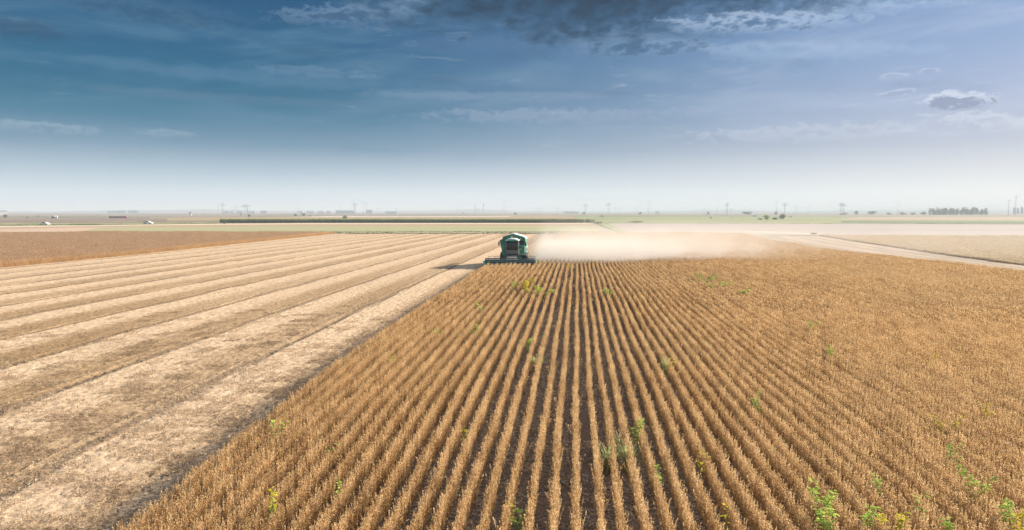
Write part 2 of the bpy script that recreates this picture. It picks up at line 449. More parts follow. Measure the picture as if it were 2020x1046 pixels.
sheet('grass_verge', pxs((1215, 462), (1248, 462), (1200, 441.4), (1172, 441.4)), 0.06, green_m)
sheet('field_margin_path', pxs((1440, 458.5), (1600, 463.5), (1640, 463), (1500, 457.5)), 0.06, cream_m)

END_Y = 208.0                                          # the big field stops here
OUT = [(56.5, 60), (56.0, 90), (57.0, 111), (61.4, 150), (68.5, 206)]        # outer edge of the track
INN = [(47.0, 60), (46.6, 78), (44.6, 96), (42.2, 118), (42.2, 150), (48.0, 208)]   # edge of the standing crop


def lerp_line(line, y, ):
    for (a, b), (c_, d) in zip(line, line[1:]):
        if y <= d: return a + (c_ - a) * max(0.0, (y - b)) / (d - b)
    return line[-1][0]


sheet('soil', [(-13.5, -20), (75, -20), (75, END_Y), (-13.5, END_Y)], 0.004, soil_m)
sheet('dirt_track', [(INN[0][0] - .6, -20)] + [(a - .6, b) for a, b in INN] + [(a + .4, b) for a, b in reversed(OUT)] + [(58, -20)], 0.012, track_m)

# wheel ruts and a worn grassy crown along the track
rut_m = field_mat('packed_wheel_rut', [(0.22, 0.16, 0.115), (0.30, 0.225, 0.165)], 0.3, (1, 0.3), 2.0, 0.25)
crown_m = field_mat('track_crown_weeds', [(0.24, 0.21, 0.12), (0.34, 0.26, 0.17)], 0.4, (1, 0.4), 2.0, 0.3)
YS = [60 + 4 * i for i in range(37)]


def along_track(name, f0, f1, z, m_, wob=0.05):
    L_, R_ = [], []
    for i, y_ in enumerate(YS):
        a, b_ = lerp_line(INN, y_), lerp_line(OUT, y_); w_ = wob * math.sin(i * 1.3 + f0 * 9)
        L_.append((a + (b_ - a) * (f0 + w_ * .1), y_)); R_.append((a + (b_ - a) * (f1 + w_ * .1), y_))
    me = bpy.data.meshes.new(name); n_ = len(YS)
    me.from_pydata([(p[0], p[1], z) for p in L_ + R_], [], [(i, n_ + i, n_ + i + 1, i + 1) for i in range(n_ - 1)])
    me.materials.append(m_); me.update(); tag(link_mesh(name, me), kind='structure')


for a_ in (0.16, 0.34, 0.60, 0.78): along_track('wheel_rut', a_, a_ + 0.045, 0.016, rut_m)
along_track('track_crown', 0.22, 0.32, 0.020, crown_m, 0.2)

# --- stubble on the left: swaths one header wide, each with a straw ridge and a dark wheel rut
PASS = 5.25
EDGE = -8.85


def stubble_profile(u, v):
    """u metres left of the crop edge (after the rows' drift is taken out), v along; returns height"""
    rng = np.random.default_rng(3)
    k = u / PASS
    ph = (k - np.floor(k)) * PASS
    wob = 0.14 * np.sin(v * 0.21 + np.floor(k) * 2.1) + 0.10 * np.sin(v * 0.63 + np.floor(k) * 4.0)
    e = ph - 4.65 - wob                        # ridge foot: dark rut just right of it
    ridge = 0.055 * np.exp(-((e - 1.0) / 0.85) ** 2)
    rut = -0.06 * np.exp(-((e + 0.10) / 0.17) ** 2) * (0.75 + 0.25 * np.sin(v * 11.0 + 6 * np.abs(e)))
    rut2 = -0.025 * np.exp(-((e - 2.1) / 0.2) ** 2) * (0.6 + 0.4 * np.sign(np.sin(v * 11.0)))
    edge = np.exp(-((u - 1.0) / 0.8) ** 2)
    lug = -0.02 * edge * (0.5 + 0.5 * np.sin(v * 10.0 + 5 * np.abs(u - 1.0)))
    return ridge + rut + rut2 + lug


def grid_mesh(name, us, vs, material, amp):
    """grid in (u left of edge, v along)"""
    U, V = np.meshgrid(us, vs)
    kk = (U / PASS - np.floor(U / PASS)) * PASS - 4.65
    rough = 1 + 0.8 * np.exp(-((kk - 0.9) / 0.9) ** 2) + 1.0 * np.exp(-((U - 0.9) / 0.8) ** 2)
    rng = np.random.default_rng(int(vs[0] * 10))
    B = -1.75 * (1 - np.exp(-np.maximum(0, V - 12) / 20.0))
    X = EDGE - U + B
    Z = 0.05 + stubble_profile(U, V) + rng.normal(0, amp, U.shape) * rough + 0.5 * amp * (np.sin(U * 13.1 + 3 * np.sin(V * 1.7)) * np.sin(V * 9.3 + 2 * np.sin(U * 2.3)))
    verts = np.stack([X, V, Z], -1).reshape(-1, 3)
    nu, nv = len(us), len(vs)
    idx = np.arange(nu * nv).reshape(nv, nu)
    f = np.stack([idx[:-1, :-1], idx[1:, :-1], idx[1:, 1:], idx[:-1, 1:]], -1).reshape(-1, 4)
    return mesh_np(name, verts, f, material)


st_m, t = mat('soybean_stubble')
pos = t.new('ShaderNodeNewGeometry').outputs['Position']
x, y, z = t.sep(pos)
bnd = t.m('MULTIPLY', t.m('SUBTRACT', t.m('EXPONENT', t.m('MULTIPLY', t.m('MAXIMUM', t.m('SUBTRACT', y, 12), 0.0), -1 / 20.0)), 1.0), 1.75)
u = t.m('SUBTRACT', bnd, t.m('ADD', x, -EDGE))
wv = t.m('MULTIPLY', t.m('SUBTRACT', t.noise(t.xyz(t.m('MULTIPLY', x, 0.4), t.m('MULTIPLY', y, 0.12)), 1.0, 3), 0.5), 0.9)
us_ = t.m('ADD', u, wv)
ph = t.m('MULTIPLY', t.m('FRACT', t.m('DIVIDE', us_, PASS)), PASS)
n_f = t.noise(pos, 14.0, 8, 0.78, 0.8); n_m = t.noise(pos, 2.2, 6, 0.66, 0.5); n_l = t.noise(t.xyz(x, t.m('MULTIPLY', y, 0.25)), 0.22, 4, 0.55)
phb = t.m('MULTIPLY', t.m('FRACT', t.m('DIVIDE', t.m('SUBTRACT', t.m('ADD', us_, t.m('MULTIPLY', t.m('SUBTRACT', n_m, 0.5), 1.1)), 4.4), PASS)), PASS)
brownband = t.m('MULTIPLY', t.mapr(phb, 0.0, 0.4), t.mapr(phb, 2.0, 3.7, 1, 0))
kid = t.m('FLOOR', t.m('DIVIDE', t.m('SUBTRACT', us_, 4.4), PASS))
krand = t.noise(t.xyz(t.m('MULTIPLY', kid, 3.7), t.m('MULTIPLY', y, 0.015)), 1.0, 1)
brownband = t.m('MULTIPLY', brownband, t.mapr(krand, 0.3, 0.7, 0.45, 1.10))
brownband = t.m('MULTIPLY', brownband, t.mapr(t.m('ADD', n_m, t.m('MULTIPLY', n_l, 0.6)), 0.52, 0.95, 0.78, 1.0))
brownband = t.m('MULTIPLY', brownband, t.m('MULTIPLY', t.mapr(u, 20, 58, 1.0, 0.45), t.mapr(y, 35, 110, 1.0, 0.62)))
base = t.ramp(t.m('ADD', t.m('MULTIPLY', n_f, 0.62), t.m('MULTIPLY', n_m, 0.38)),
              [(0.33, (0.11, 0.07, 0.04)), (0.43, (0.35, 0.24, 0.15)), (0.52, (0.62, 0.45, 0.295)), (0.70, (0.82, 0.64, 0.455))])
bb = t.ramp(t.m('ADD', t.m('MULTIPLY', n_f, 0.7), t.m('MULTIPLY', n_m, 0.3)),
            [(0.32, (0.05, 0.03, 0.014)), (0.44, (0.165, 0.098, 0.042)), (0.56, (0.34, 0.215, 0.10)), (0.74, (0.60, 0.40, 0.205))])
c = t.mix(t.m('MULTIPLY', brownband, 0.98, clamp=True), base, bb)
line = t.m('MULTIPLY', t.mapr(ph, 4.34, 4.52), t.mapr(ph, 4.70, 4.95, 1, 0))
c = t.mix(t.m('MULTIPLY', line, t.m('MULTIPLY', t.mapr(n_f, 0.35, 0.62, 1.0, 0.45), t.mapr(u, 45, 90, 1.0, 0.5))), c, (0.085, 0.06, 0.04))
# bare greyer earth next to the standing crop, and in thin worn patches
edge = t.m('MULTIPLY', t.mapr(t.m('ADD', us_, t.m('MULTIPLY', t.m('SUBTRACT', n_m, 0.5), 1.6)), 2.1, 0.8), t.mapr(n_f, 0.3, 0.62, 1.0, 0.5))
grey = t.ramp(n_f, [(0.3, (0.14, 0.105, 0.08)), (0.55, (0.33, 0.26, 0.205)), (0.75, (0.50, 0.40, 0.31))])
c = t.mix(t.m('MULTIPLY', edge, 0.9), c, grey)
worn = t.m('MULTIPLY', t.mapr(n_l, 0.55, 0.68), t.mapr(n_m, 0.45, 0.6))
c = t.mix(t.m('MULTIPLY', worn, 0.22), c, grey)
drl = t.m('SINE', t.m('MULTIPLY', us_, 2 * math.pi / 0.465))
g = t.m('ADD', 1.0, t.m('MULTIPLY', drl, 0.05))
c = t.mix(1.0, c, t.xyz(g, g, g), 'MULTIPLY')
hgt = t.m('ADD', t.m('MULTIPLY', n_f, 0.6), t.m('MULTIPLY', n_m, 0.7))
principled(t, c, 0.95, hgt, 0.85, 0.06, spec=0.1)

near = grid_mesh('stubble_ground', np.arange(-0.8, 44, 0.075), np.concatenate([np.arange(8, 34, 0.085), np.arange(34, 62, 0.16)]), st_m, 0.011)
tag(near, kind='structure')
far_st = grid_mesh('stubble_ground', np.concatenate([np.arange(-0.8, 44, 0.25), np.arange(44, 66, 0.5)]), np.arange(61.84, END_Y + 1, 1.0), st_m, 0.012)
tag(far_st, kind='structure')
edge_st = grid_mesh('stubble_ground', np.arange(43.9, 66, 0.4), np.arange(30, 62.8, 0.5), st_m, 0.012)
tag(edge_st, kind='structure')
sheet('stubble_ground', [(-110, -20), (-9.0, -20), (-9.0, 14), (-10.2, 30), (-10.5, END_Y + 1), (-110, END_Y + 1)], 0.008, st_m)
# the strip this machine has just cut, behind it
me_s = sheet('stubble_ground', [(-11.7, 84), (-4.9, 84), (-4.9, END_Y), (-11.7, END_Y)], 0.014, st_m)


# ------------------------------------------------------------------ scattered stuff by geometry nodes
def scatter(name, protos, pts, var, rot, scl, material, z=None):
    """one object: points plus its own prototype pieces, told apart by the pid attribute; the nodes put a piece on every point"""
    V = []; F = []; pid = []; tone = []; off = 0
    for k, (pv, pf, pt) in enumerate(protos):
        V.append(pv); F.append(pf + off); off += len(pv); pid.append(np.full(len(pv), k + 1)); tone.append(pt)
    n0 = off; n = len(pts)
    V.append(pts); pid.append(np.zeros(n)); tone.append(np.zeros(n))
    tot = n0 + n
    vr = np.zeros(tot, np.int32); vr[n0:] = var
    rt = np.zeros(tot, np.float32); rt[n0:] = rot
    sc = np.ones((tot, 3), np.float32); sc[n0:] = scl
    o = mesh_np(name, np.concatenate(V), np.concatenate(F), material,
                {'pid': ('INT', np.concatenate(pid).astype(np.int32)), 'var': ('INT', vr), 'rot': ('FLOAT', rt),
                 'scl': ('FLOAT_VECTOR', sc), 'tone': ('FLOAT', np.concatenate(tone).astype(np.float32))})
    ng = bpy.data.node_groups.new(name + '_nodes', 'GeometryNodeTree')
    ng.interface.new_socket('Geometry', in_out='INPUT', socket_type='NodeSocketGeometry')
    ng.interface.new_socket('Geometry', in_out='OUTPUT', socket_type='NodeSocketGeometry')
    N, L = ng.nodes, ng.links
    gi = N.new('NodeGroupInput'); go = N.new('NodeGroupOutput')

    def attr(nm, ty):
        a = N.new('GeometryNodeInputNamedAttribute'); a.data_type = ty; a.inputs['Name'].default_value = nm
        return a.outputs['Attribute']

    def eq(a, v):
        c = N.new('FunctionNodeCompare'); c.data_type = 'INT'; c.operation = 'EQUAL'
        L.new(a, c.inputs[2]); c.inputs[3].default_value = v; return c.outputs[0]
    ap, av, ar, as_ = attr('pid', 'INT'), attr('var', 'INT'), attr('rot', 'FLOAT'), attr('scl', 'FLOAT_VECTOR')
    rv = N.new('ShaderNodeCombineXYZ'); L.new(ar, rv.inputs[2])
    j = N.new('GeometryNodeJoinGeometry')
    sp = N.new('GeometryNodeSeparateGeometry'); sp.domain = 'POINT'
    L.new(gi.outputs[0], sp.inputs[0]); L.new(eq(ap, 0), sp.inputs[1])
    for k in range(len(protos)):
        s_ = N.new('GeometryNodeSeparateGeometry'); s_.domain = 'POINT'
        L.new(gi.outputs[0], s_.inputs[0]); L.new(eq(ap, k + 1), s_.inputs[1])
        i_ = N.new('GeometryNodeInstanceOnPoints')
        L.new(sp.outputs[0], i_.inputs['Points']); L.new(eq(av, k + 1), i_.inputs['Selection'])
        L.new(s_.outputs[0], i_.inputs['Instance']); L.new(rv.outputs[0], i_.inputs['Rotation']); L.new(as_, i_.inputs['Scale'])
        L.new(i_.outputs[0], j.inputs[0])
    L.new(j.outputs[0], go.inputs[0])
    o.modifiers.new('scatter', 'NODES').node_group = ng
    return tag(o, kind='stuff')


def flakes(rng, pos, length, width, up, tone, flat=False):
    """diamond shaped pods or leaves: centre, length, width (arrays); up = how upright they hang"""
    n = len(pos)
    th = rng.uniform(0, 2 * np.pi, n); ph = rng.normal(up, 0.38, n)
    d = np.stack([np.cos(th) * np.cos(ph), np.sin(th) * np.cos(ph), np.sin(ph)], -1)
    r = rng.normal(size=(n, 3)); s = np.cross(d, r); s /= np.linalg.norm(s, axis=1, keepdims=True) + 1e-9
    if flat: s[:, 2] *= 0.3
    L = length[:, None]; W = width[:, None]
    a = pos - d * L / 2; b = pos + s * W / 2; c = pos + d * L / 2; e = pos - s * W / 2
    v = np.stack([a, b, c, e], 1).reshape(-1, 3)
    i = np.arange(n) * 4
    f = np.concatenate([np.stack([i, i + 1, i + 2], -1), np.stack([i, i + 2, i + 3], -1)])
    return v, f, np.repeat(tone, 4)


def crop_piece(seed, length, plants, pods, plen, pwid, halfw=0.037, height=0.74):
    """a piece of drilled row: leafless soybean plants, upright stems hung with dry pods"""
    rng = np.random.default_rng(seed)
    P = []; T = []; Ln = []; Wd = []
    sv = []; sf = []; stn = []
    for i in range(plants):
        y0 = (i + rng.uniform(0, 1)) / plants * length; x0 = rng.normal(0, halfw * 0.45)
        h = height * rng.uniform(0.84, 1.03) * (1.10 if rng.random() < 0.06 else 1.0)
        tn = np.clip(rng.normal(0.5, 0.16), 0, 1)
        nst = rng.integers(2, 5)
        for s_ in range(nst):
            lean = rng.normal(0, [halfw * (3.4 if rng.random() < 0.09 else 1.25), 0.09]); hh = h * rng.uniform(0.7, 1.0) if s_ else h
            n = max(3, pods // nst)
            tt = rng.uniform(0.10, 1.0, n) ** 0.8
            base = np.array([x0, y0, 0.0]); tip = np.array([x0 + lean[0], y0 + lean[1], hh])
            c = base + (tip - base) * tt[:, None]
            c[:, :2] += rng.normal(0, halfw * 0.42, (n, 2)) * (1.15 - 0.75 * tt[:, None])
            P.append(c); T.append(np.clip(tn + rng.normal(0, 0.27, n) + 0.10 * (tt - 0.5), 0, 1))
            Ln.append(plen * rng.uniform(0.7, 1.3, n)); Wd.append(pwid * rng.uniform(0.7, 1.3, n))
            k = len(sv); w_ = pwid * 0.35
            sv += [base + [-w_, 0, 0], base + [w_, 0, 0], tip + [w_ * .3, 0, 0], tip - [w_ * .3, 0, 0]]
            sf += [(k, k + 1, k + 2), (k, k + 2, k + 3)]; stn += [0.15] * 4
    v, f, tn = flakes(rng, np.concatenate(P), np.concatenate(Ln), np.concatenate(Wd), 1.0, np.concatenate(T))
    return np.concatenate([v, np.array(sv)]), np.concatenate([f, np.array(sf) + len(v)]), np.concatenate([tn, stn])


crop_m = leafy('dry_soybean_pods', (0.21, 0.11, 0.043), (0.66, 0.43, 0.20), (0.95, 0.76, 0.47), 0.45,
               patch_scale=0.045, pcol=(0.60, 0.45, 0.26), pamt=0.40)
ROW = 0.465
protos = [crop_piece(10 + k, 1.0, 32, 120, 0.034, 0.0125) for k in range(8)]
protos += [crop_piece(40 + k, 2.0, 44, 60, 0.068, 0.026) for k in range(5)]
rng = np.random.default_rng(5)
PT = []; VR = []; RT = []; SC = []


def in_view(x_, y_, margin=1.5):
    """keeps only what the photograph could see, with room to step aside"""
    a = math.degrees(math.atan2(x_, y_))
    return -50 - margin < a < 40 + margin


def crop_rows(x_lo, x_hi, y_lo, y_hi, keep, bendf, near_lim, hscale=1.0, step=ROW, thin=1.0):
    k0, k1 = int(math.floor(x_lo / step)), int(math.ceil(x_hi / step))
    for k in range(k0, k1):
        x0 = 0.02 + k * step + rng.normal(0, 0.012)
        wob = rng.uniform(0, 6.28); y_ = y_lo + rng.uniform(0, 0.5)
        while y_ < y_hi:
            far_ = math.hypot(x0, y_) > near_lim
            L_ = 2.0 if far_ else 1.0
            xx = x0 + bendf(y_, x0) + 0.025 * math.sin(y_ * 0.35 + wob)
            if keep(xx, y_ + L_ / 2) and in_view(xx, y_):
                x2 = x0 + bendf(y_ + L_, x0) + 0.025 * math.sin((y_ + L_) * 0.35 + wob)
                a = -math.atan2(x2 - xx, L_)
                flip = rng.random() < 0.5
                PT.append((xx, y_ + (L_ if flip else 0), 0.0)); RT.append(a + (math.pi if flip else 0))
                VR.append(int(rng.integers(9, 14)) if far_ else int(rng.integers(1, 9)))
                h_ = hscale * rng.uniform(0.96, 1.04) * (1 + 0.07 * math.sin(xx * 0.21 + y_ * 0.13) + 0.05 * math.sin(xx * 0.9 - y_ * 0.31))
                SC.append((thin * (1 if rng.random() < 0.5 else -1) * (rng.uniform(0.9, 1.08) if far_ else rng.uniform(0.88, 1.10)), 1.0, h_))
            y_ += L_


HX0, HX1, HY = -11.08, -4.92, 80.6                     # the header of the harvester


def keep_main(x_, y_):
    if x_ > lerp_line(INN, y_): return False
    if y_ > HY + 0.1 and x_ < HX1 - 0.1: return False
    return True


crop_rows(-8.8, 50, 9.0, END_Y - 3, keep_main, bend, 46)
crop = scatter('soybean_crop', protos, np.array(PT), VR, RT, np.array(SC), crop_m)
tag(crop, 'ripe brown soybean crop standing in long straight rows over dark soil', 'crop')

# the neighbour's uncut field on the left, and the pale one beyond the track
PT, VR, RT, SC = [], [], [], []
crop_rows(-205, -69, 58, 222, lambda x_, y_: (x_ < -69.0 - max(0, (y_ - 98)) * 0.05) and y_ < 209 + (-70 - x_) * 0.0 and x_ > -1.02 * y_ - 20
          and y_ < 205 - max(0.0, (-x_ - 150)) * 0.75, lambda y_, x_: 0.0, 1, 1.0, 0.62, 1.5)
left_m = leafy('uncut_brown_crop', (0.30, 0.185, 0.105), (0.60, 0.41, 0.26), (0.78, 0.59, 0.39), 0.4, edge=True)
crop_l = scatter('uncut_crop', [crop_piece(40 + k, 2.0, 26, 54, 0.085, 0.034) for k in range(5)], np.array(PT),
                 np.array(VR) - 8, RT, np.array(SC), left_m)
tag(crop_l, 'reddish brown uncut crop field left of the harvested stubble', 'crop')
PT, VR, RT, SC = [], [], [], []
crop_rows(56, 190, 62, 204, lambda x_, y_: x_ > lerp_line(OUT, y_) + 0.3 and x_ < 0.95 * y_ + 10 and not (y_ > 200), lambda y_, x_: 0.0, 1, 0.5, 0.7, 1.7)
right_m = leafy('pale_dry_crop', (0.52, 0.42, 0.29), (0.74, 0.62, 0.45), (0.90, 0.80, 0.62), 0.4)
crop_r = scatter('pale_crop', [crop_piece(60 + k, 2.0, 24, 44, 0.11, 0.05) for k in range(4)], np.array(PT),
                 1 + (np.array(VR) - 9) % 4, RT, np.array(SC), right_m)
tag(crop_r, 'pale straw coloured crop standing beyond the dirt track on the right', 'crop')


# straw and stalks left on the stubble, leaf litter between the rows
def straw_piece(seed, n, lo, hi, wid, stalks, size=1.0, dark=0.0):
    rng = np.random.default_rng(seed)
    th = rng.uniform(0, 2 * np.pi, n); L = rng.uniform(lo, hi, n); ti = rng.normal(0, 0.22, n)
    c = np.stack([rng.uniform(0, size, n), rng.uniform(0, size, n), rng.uniform(0.01, 0.045, n)], -1)
    d = np.stack([np.cos(th) * np.cos(ti), np.sin(th) * np.cos(ti), np.sin(ti)], -1) * L[:, None] / 2
    s = np.stack([-np.sin(th), np.cos(th), rng.normal(0, 0.4, n)], -1) * wid * rng.uniform(0.6, 1.4, n)[:, None] / 2
    q = np.stack([c - d - s, c - d + s, c + d + s * .6, c + d - s * .6], 1)
    if stalks:
        k = stalks; row = rng.integers(0, 2, k) * 0.465 + 0.2
        b = np.stack([row + rng.normal(0, 0.03, k), rng.uniform(0, size, k), np.zeros(k)], -1)
        tp = b + np.stack([rng.normal(0, 0.02, k), rng.normal(0, 0.02, k), rng.uniform(0.06, 0.13, k)], -1)
        a = rng.uniform(0, np.pi, k); s2 = np.stack([np.cos(a), np.sin(a), np.zeros(k)], -1) * wid * 0.6
        q = np.concatenate([q, np.stack([b - s2, b + s2, tp + s2, tp - s2], 1)])
    m = len(q); i = np.arange(m) * 4
    f = np.concatenate([np.stack([i, i + 1, i + 2], -1), np.stack([i, i + 2, i + 3], -1)])
    return q.reshape(-1, 3), f, np.repeat(np.clip(rng.normal(0.55 - dark, 0.25, m), 0, 1), 4)


def scatter_patches(name, region, step, protos, material, label, keep, zf, cat, brown=None):
    pts = []; rng = np.random.default_rng(8)
    x_ = region[0]
    while x_ < region[1]:
        y_ = region[2]
        while y_ < region[3]:
            if in_view(x_, y_) and keep(x_, y_): pts.append((x_, y_, zf(x_, y_)))
            y_ += step
        x_ += step
    pts = np.array(pts); n = len(pts)
    pts[:, :2] += rng.uniform(-0.2, 0.2, (n, 2))
    vr = rng.integers(1, len(protos) + 1, n)
    if brown:                                          # the last three pieces are the darker straw of the ridges
        bm = np.array([brown(a_, b_) for a_, b_ in pts[:, :2]]); vr = np.where(bm, rng.integers(len(protos) - 2, len(protos) + 1, n), rng.integers(1, len(protos) - 2, n))
    o = scatter(name, protos, pts, vr, rng.integers(0, 2, n) * np.pi,
                np.ones((n, 3)), material)
    return tag(o, label, cat)


straw_m = leafy('broken_straw', (0.24, 0.16, 0.09), (0.56, 0.41, 0.27), (0.82, 0.68, 0.50), 0.25)
scatter_patches('straw_litter', (-52, -10.0, 9, 50), 0.8, [straw_piece(70 + k, 300, 0.02, 0.13, 0.009, 14, .8) for k in range(6)] + [straw_piece(90 + k, 360, 0.02, 0.15, 0.010, 6, .8, .26) for k in range(3)], straw_m,
                'loose pale straw and short stalks strewn over the harvested stubble', lambda x_, y_: x_ < -9.2 + bend(y_) and math.hypot(x_, y_) < 24 + 30 * random.random() ** 1.6,
                lambda x_, y_: 0.05 + float(stubble_profile(np.array(EDGE - x_ + bend(y_) - 0.4), np.array(y_ + .4))) * 0.6, 'straw',
                lambda x_, y_: 0.0 < ((EDGE - (x_ + .4) + bend(y_) - 4.5) % PASS) < 2.9)
litter_m = leafy('fallen_leaves', (0.12, 0.085, 0.06), (0.42, 0.32, 0.235), (0.85, 0.70, 0.54), 0.15)
scatter_patches('leaf_litter', (-11, 28, 9, 46), 0.9, [straw_piece(80 + k, 420, 0.025, 0.12, 0.018, 0) for k in range(6)], litter_m,
                'fallen leaves and thin stalks lying on dark soil between soybean rows', lambda x_, y_: x_ > -8.9 + bend(y_, x_) and x_ < 4 + y_ * 0.45, lambda x_, y_: 0.008, 'litter')


# ------------------------------------------------------------------ paints and plant colours
M = dict(
    green=plain('harvester_green_paint', (0.012, 0.24, 0.14), 0.38, spec=0.5, dirt=0.16, scale=1.2),
    lgreen=plain('lighter_green_paint', (0.04, 0.40, 0.27), 0.4, spec=0.5, dirt=0.15, scale=1.2),
    teal=plain('reel_dark_teal', (0.014, 0.095, 0.10), 0.4, spec=0.5, dirt=0.10),
    cover=plain('pale_tank_cover', (0.80, 0.82, 0.78), 0.55),
    dark=plain('dark_steel', (0.03, 0.032, 0.034), 0.55, dirt=0.3),
    grey=plain('dusty_grey_steel', (0.22, 0.21, 0.19), 0.6, dirt=0.4),
    tyre=plain('tyre_rubber', (0.022, 0.022, 0.024), 0.85, dirt=0.35),
    rim=plain('cream_rim', (0.62, 0.58, 0.42), 0.5, dirt=0.3),
    glass=plain('tinted_glass', (0.015, 0.022, 0.025), 0.08, spec=0.7, var=0.02),
    lamp=plain('lamp_lens', (0.85, 0.87, 0.88), 0.15, spec=0.6),
    orange=plain('orange_beacon', (0.95, 0.32, 0.03), 0.25, spec=0.5),
    white=plain('white_paint', (0.82, 0.83, 0.84), 0.3, spec=0.5),
    beige=plain('dusty_beige_panel', (0.36, 0.38, 0.27), 0.6, dirt=0.3),
    red=plain('dull_red_paint', (0.30, 0.07, 0.09), 0.5, dirt=0.1),
    galv=plain('galvanised_steel', (0.30, 0.32, 0.33), 0.5, metal=0.3),
    hall=plain('pale_blue_cladding', (0.42, 0.50, 0.56), 0.6),
    roof=plain('dark_roof', (0.16, 0.14, 0.14), 0.7),
    rooft=plain('tiled_roof', (0.35, 0.14, 0.09), 0.8),
    bark=plain('bark', (0.10, 0.075, 0.055), 0.9, var=0.3),
)
leaf_dark = leafy('dark_tree_leaves', (0.025, 0.045, 0.022), (0.05, 0.085, 0.035), (0.085, 0.125, 0.05), 0.2)
leaf_mid = leafy('mid_green_leaves', (0.05, 0.085, 0.03), (0.09, 0.14, 0.05), (0.15, 0.20, 0.08), 0.25)
leaf_bright = leafy('bright_green_leaves', (0.09, 0.17, 0.04), (0.22, 0.34, 0.07), (0.42, 0.52, 0.11), 0.35)
weed_m = leafy('weed_leaves', (0.08, 0.19, 0.04), (0.26, 0.44, 0.09), (0.66, 0.74, 0.18), 0.4)
weed_y = leafy('yellowing_weed_leaves', (0.14, 0.22, 0.04), (0.50, 0.50, 0.06), (0.85, 0.68, 0.06), 0.35)
blade_m = leafy('grass_blades', (0.16, 0.28, 0.07), (0.46, 0.58, 0.22), (0.80, 0.80, 0.45), 0.4)
dryblade_m = leafy('dry_grass_blades', (0.24, 0.20, 0.09), (0.50, 0.43, 0.22), (0.74, 0.66, 0.44), 0.35)
stem_m = plain('weed_stem', (0.22, 0.24, 0.09), 0.8)

# ------------------------------------------------------------------ combine harvester
# local frame: x to the photo's right, +y away from the camera, origin on the ground under the cutter bar's middle
HC = (HX0 + HX1) / 2
hv = empty('combine_harvester', (HC, HY, 0), 0.0,
           'dark green combine harvester with gabled grain tank cutting into the soybean rows', 'combine harvester')
W2 = (HX1 - HX0) / 2                                   # half the header width, 3.27
b = MB()                                               # main housing under and behind the tank
b.box((0.08, 6.35, 1.95), (3.0, 4.6, 1.25), bev=0.08)
b.box((0.08, 9.2, 1.85), (2.4, 1.6, 1.3), bev=0.15)
b.prism_x([(9.9, 1.3), (10.9, 0.9), (10.9, 1.9), (9.9, 2.45)], -0.9, 1.05)
b.box((0.08, 5.6, 1.18), (2.2, 3.6, 0.5), bev=0.05)
body = b.build('body', M['green'], hv)
for xx in (1.615, -1.455):
    b = MB(); b.box((xx, 6.9, 1.9), (0.05, 3.2, 1.0), bev=0.02); b.build('side_panel', M['cover'], body)
b = MB(); b.box((1.645, 6.2, 2.02), (0.03, 0.7, 0.45), bev=0.012); b.box((1.645, 7.6, 2.02), (0.03, 1.2, 0.5), bev=0.012)
b.build('air_grille', M['dark'], body)
# engine deck, its screen and exhaust
b = MB(); b.box((0.08, 8.3, 2.8), (2.4, 1.8, 0.7), bev=0.1); eng = b.build('engine_hood', M['green'], hv)
b = MB(); b.lathe_x((1.29, 8.3, 2.8), [(0.0, 0.0), (0.02, 0.42), (0.06, 0.44), (0.08, 0.40), (0.06, 0.0)]); b.build('cooling_screen', M['dark'], eng)
b = MB(); b.tube((-0.6, 8.6, 3.1), (-0.6, 8.6, 3.75), 0.07); b.tube((-0.6, 8.6, 3.75), (-0.6, 8.75, 3.85), 0.07, 0.06); b.build('exhaust_pipe', M['dark'], hv, True)
# grain tank: front wall with a gable line; cover above it
gab = [(-1.62, 1.60), (1.66, 1.60), (1.62, 3.42), (1.44, 3.62), (0.0, 4.02), (-1.42, 3.66), (-1.55, 3.44)]
b = MB(); b.prism(gab, 4.85, 7.35); tank = b.build('grain_tank', M['green'], hv)
b = MB()
for xa, za, xb, zb in ((-1.46, 3.70, 0.0, 4.06), (0.0, 4.06, 1.48, 3.66), (1.48, 3.66, 1.68, 3.44)):
    L_ = math.hypot(xb - xa, zb - za); ang = -math.atan2(zb - za, xb - xa)
    b.box(((xa + xb) / 2, 6.05, (za + zb) / 2), (L_ + 0.02, 2.62, 0.05), Matrix.Rotation(ang, 3, 'Y'))
b.build('tank_cover', M['cover'], hv)
b = MB()
for xx in (-1.0, -0.35, 0.35, 1.0): b.box((xx, 4.83, 3.2 - abs(xx) * 0.1), (0.035, 0.03, 1.0))
b.box((0, 4.83, 3.30), (2.9, 0.03, 0.05)); b.build('pressed_rib', M['green'], tank)
b = MB(); b.box((-1.20, 4.79, 2.14), (0.82, 0.12, 0.96), bev=0.04); b.build('front_panel', M['lgreen'], hv)
b = MB(); b.box((1.26, 4.79, 2.12), (0.74, 0.10, 0.94), bev=0.04); b.build('front_panel', M['beige'], hv)
b = MB(); b.box((1.16, 4.80, 2.98), (0.62, 0.09, 0.42), bev=0.03); b.box((1.18, 4.74, 2.60), (0.46, 0.05, 0.16), bev=0.02)
b.build('air_intake', M['dark'], hv)
b = MB(); b.box((1.12, 4.70, 2.62), (0.26, 0.02, 0.035)); b.build('decal', M['white'], tank)
b = MB(); b.box((0.96, 4.78, 3.42), (0.12, 0.02, 0.16)); b.build('decal', M['white'], tank)
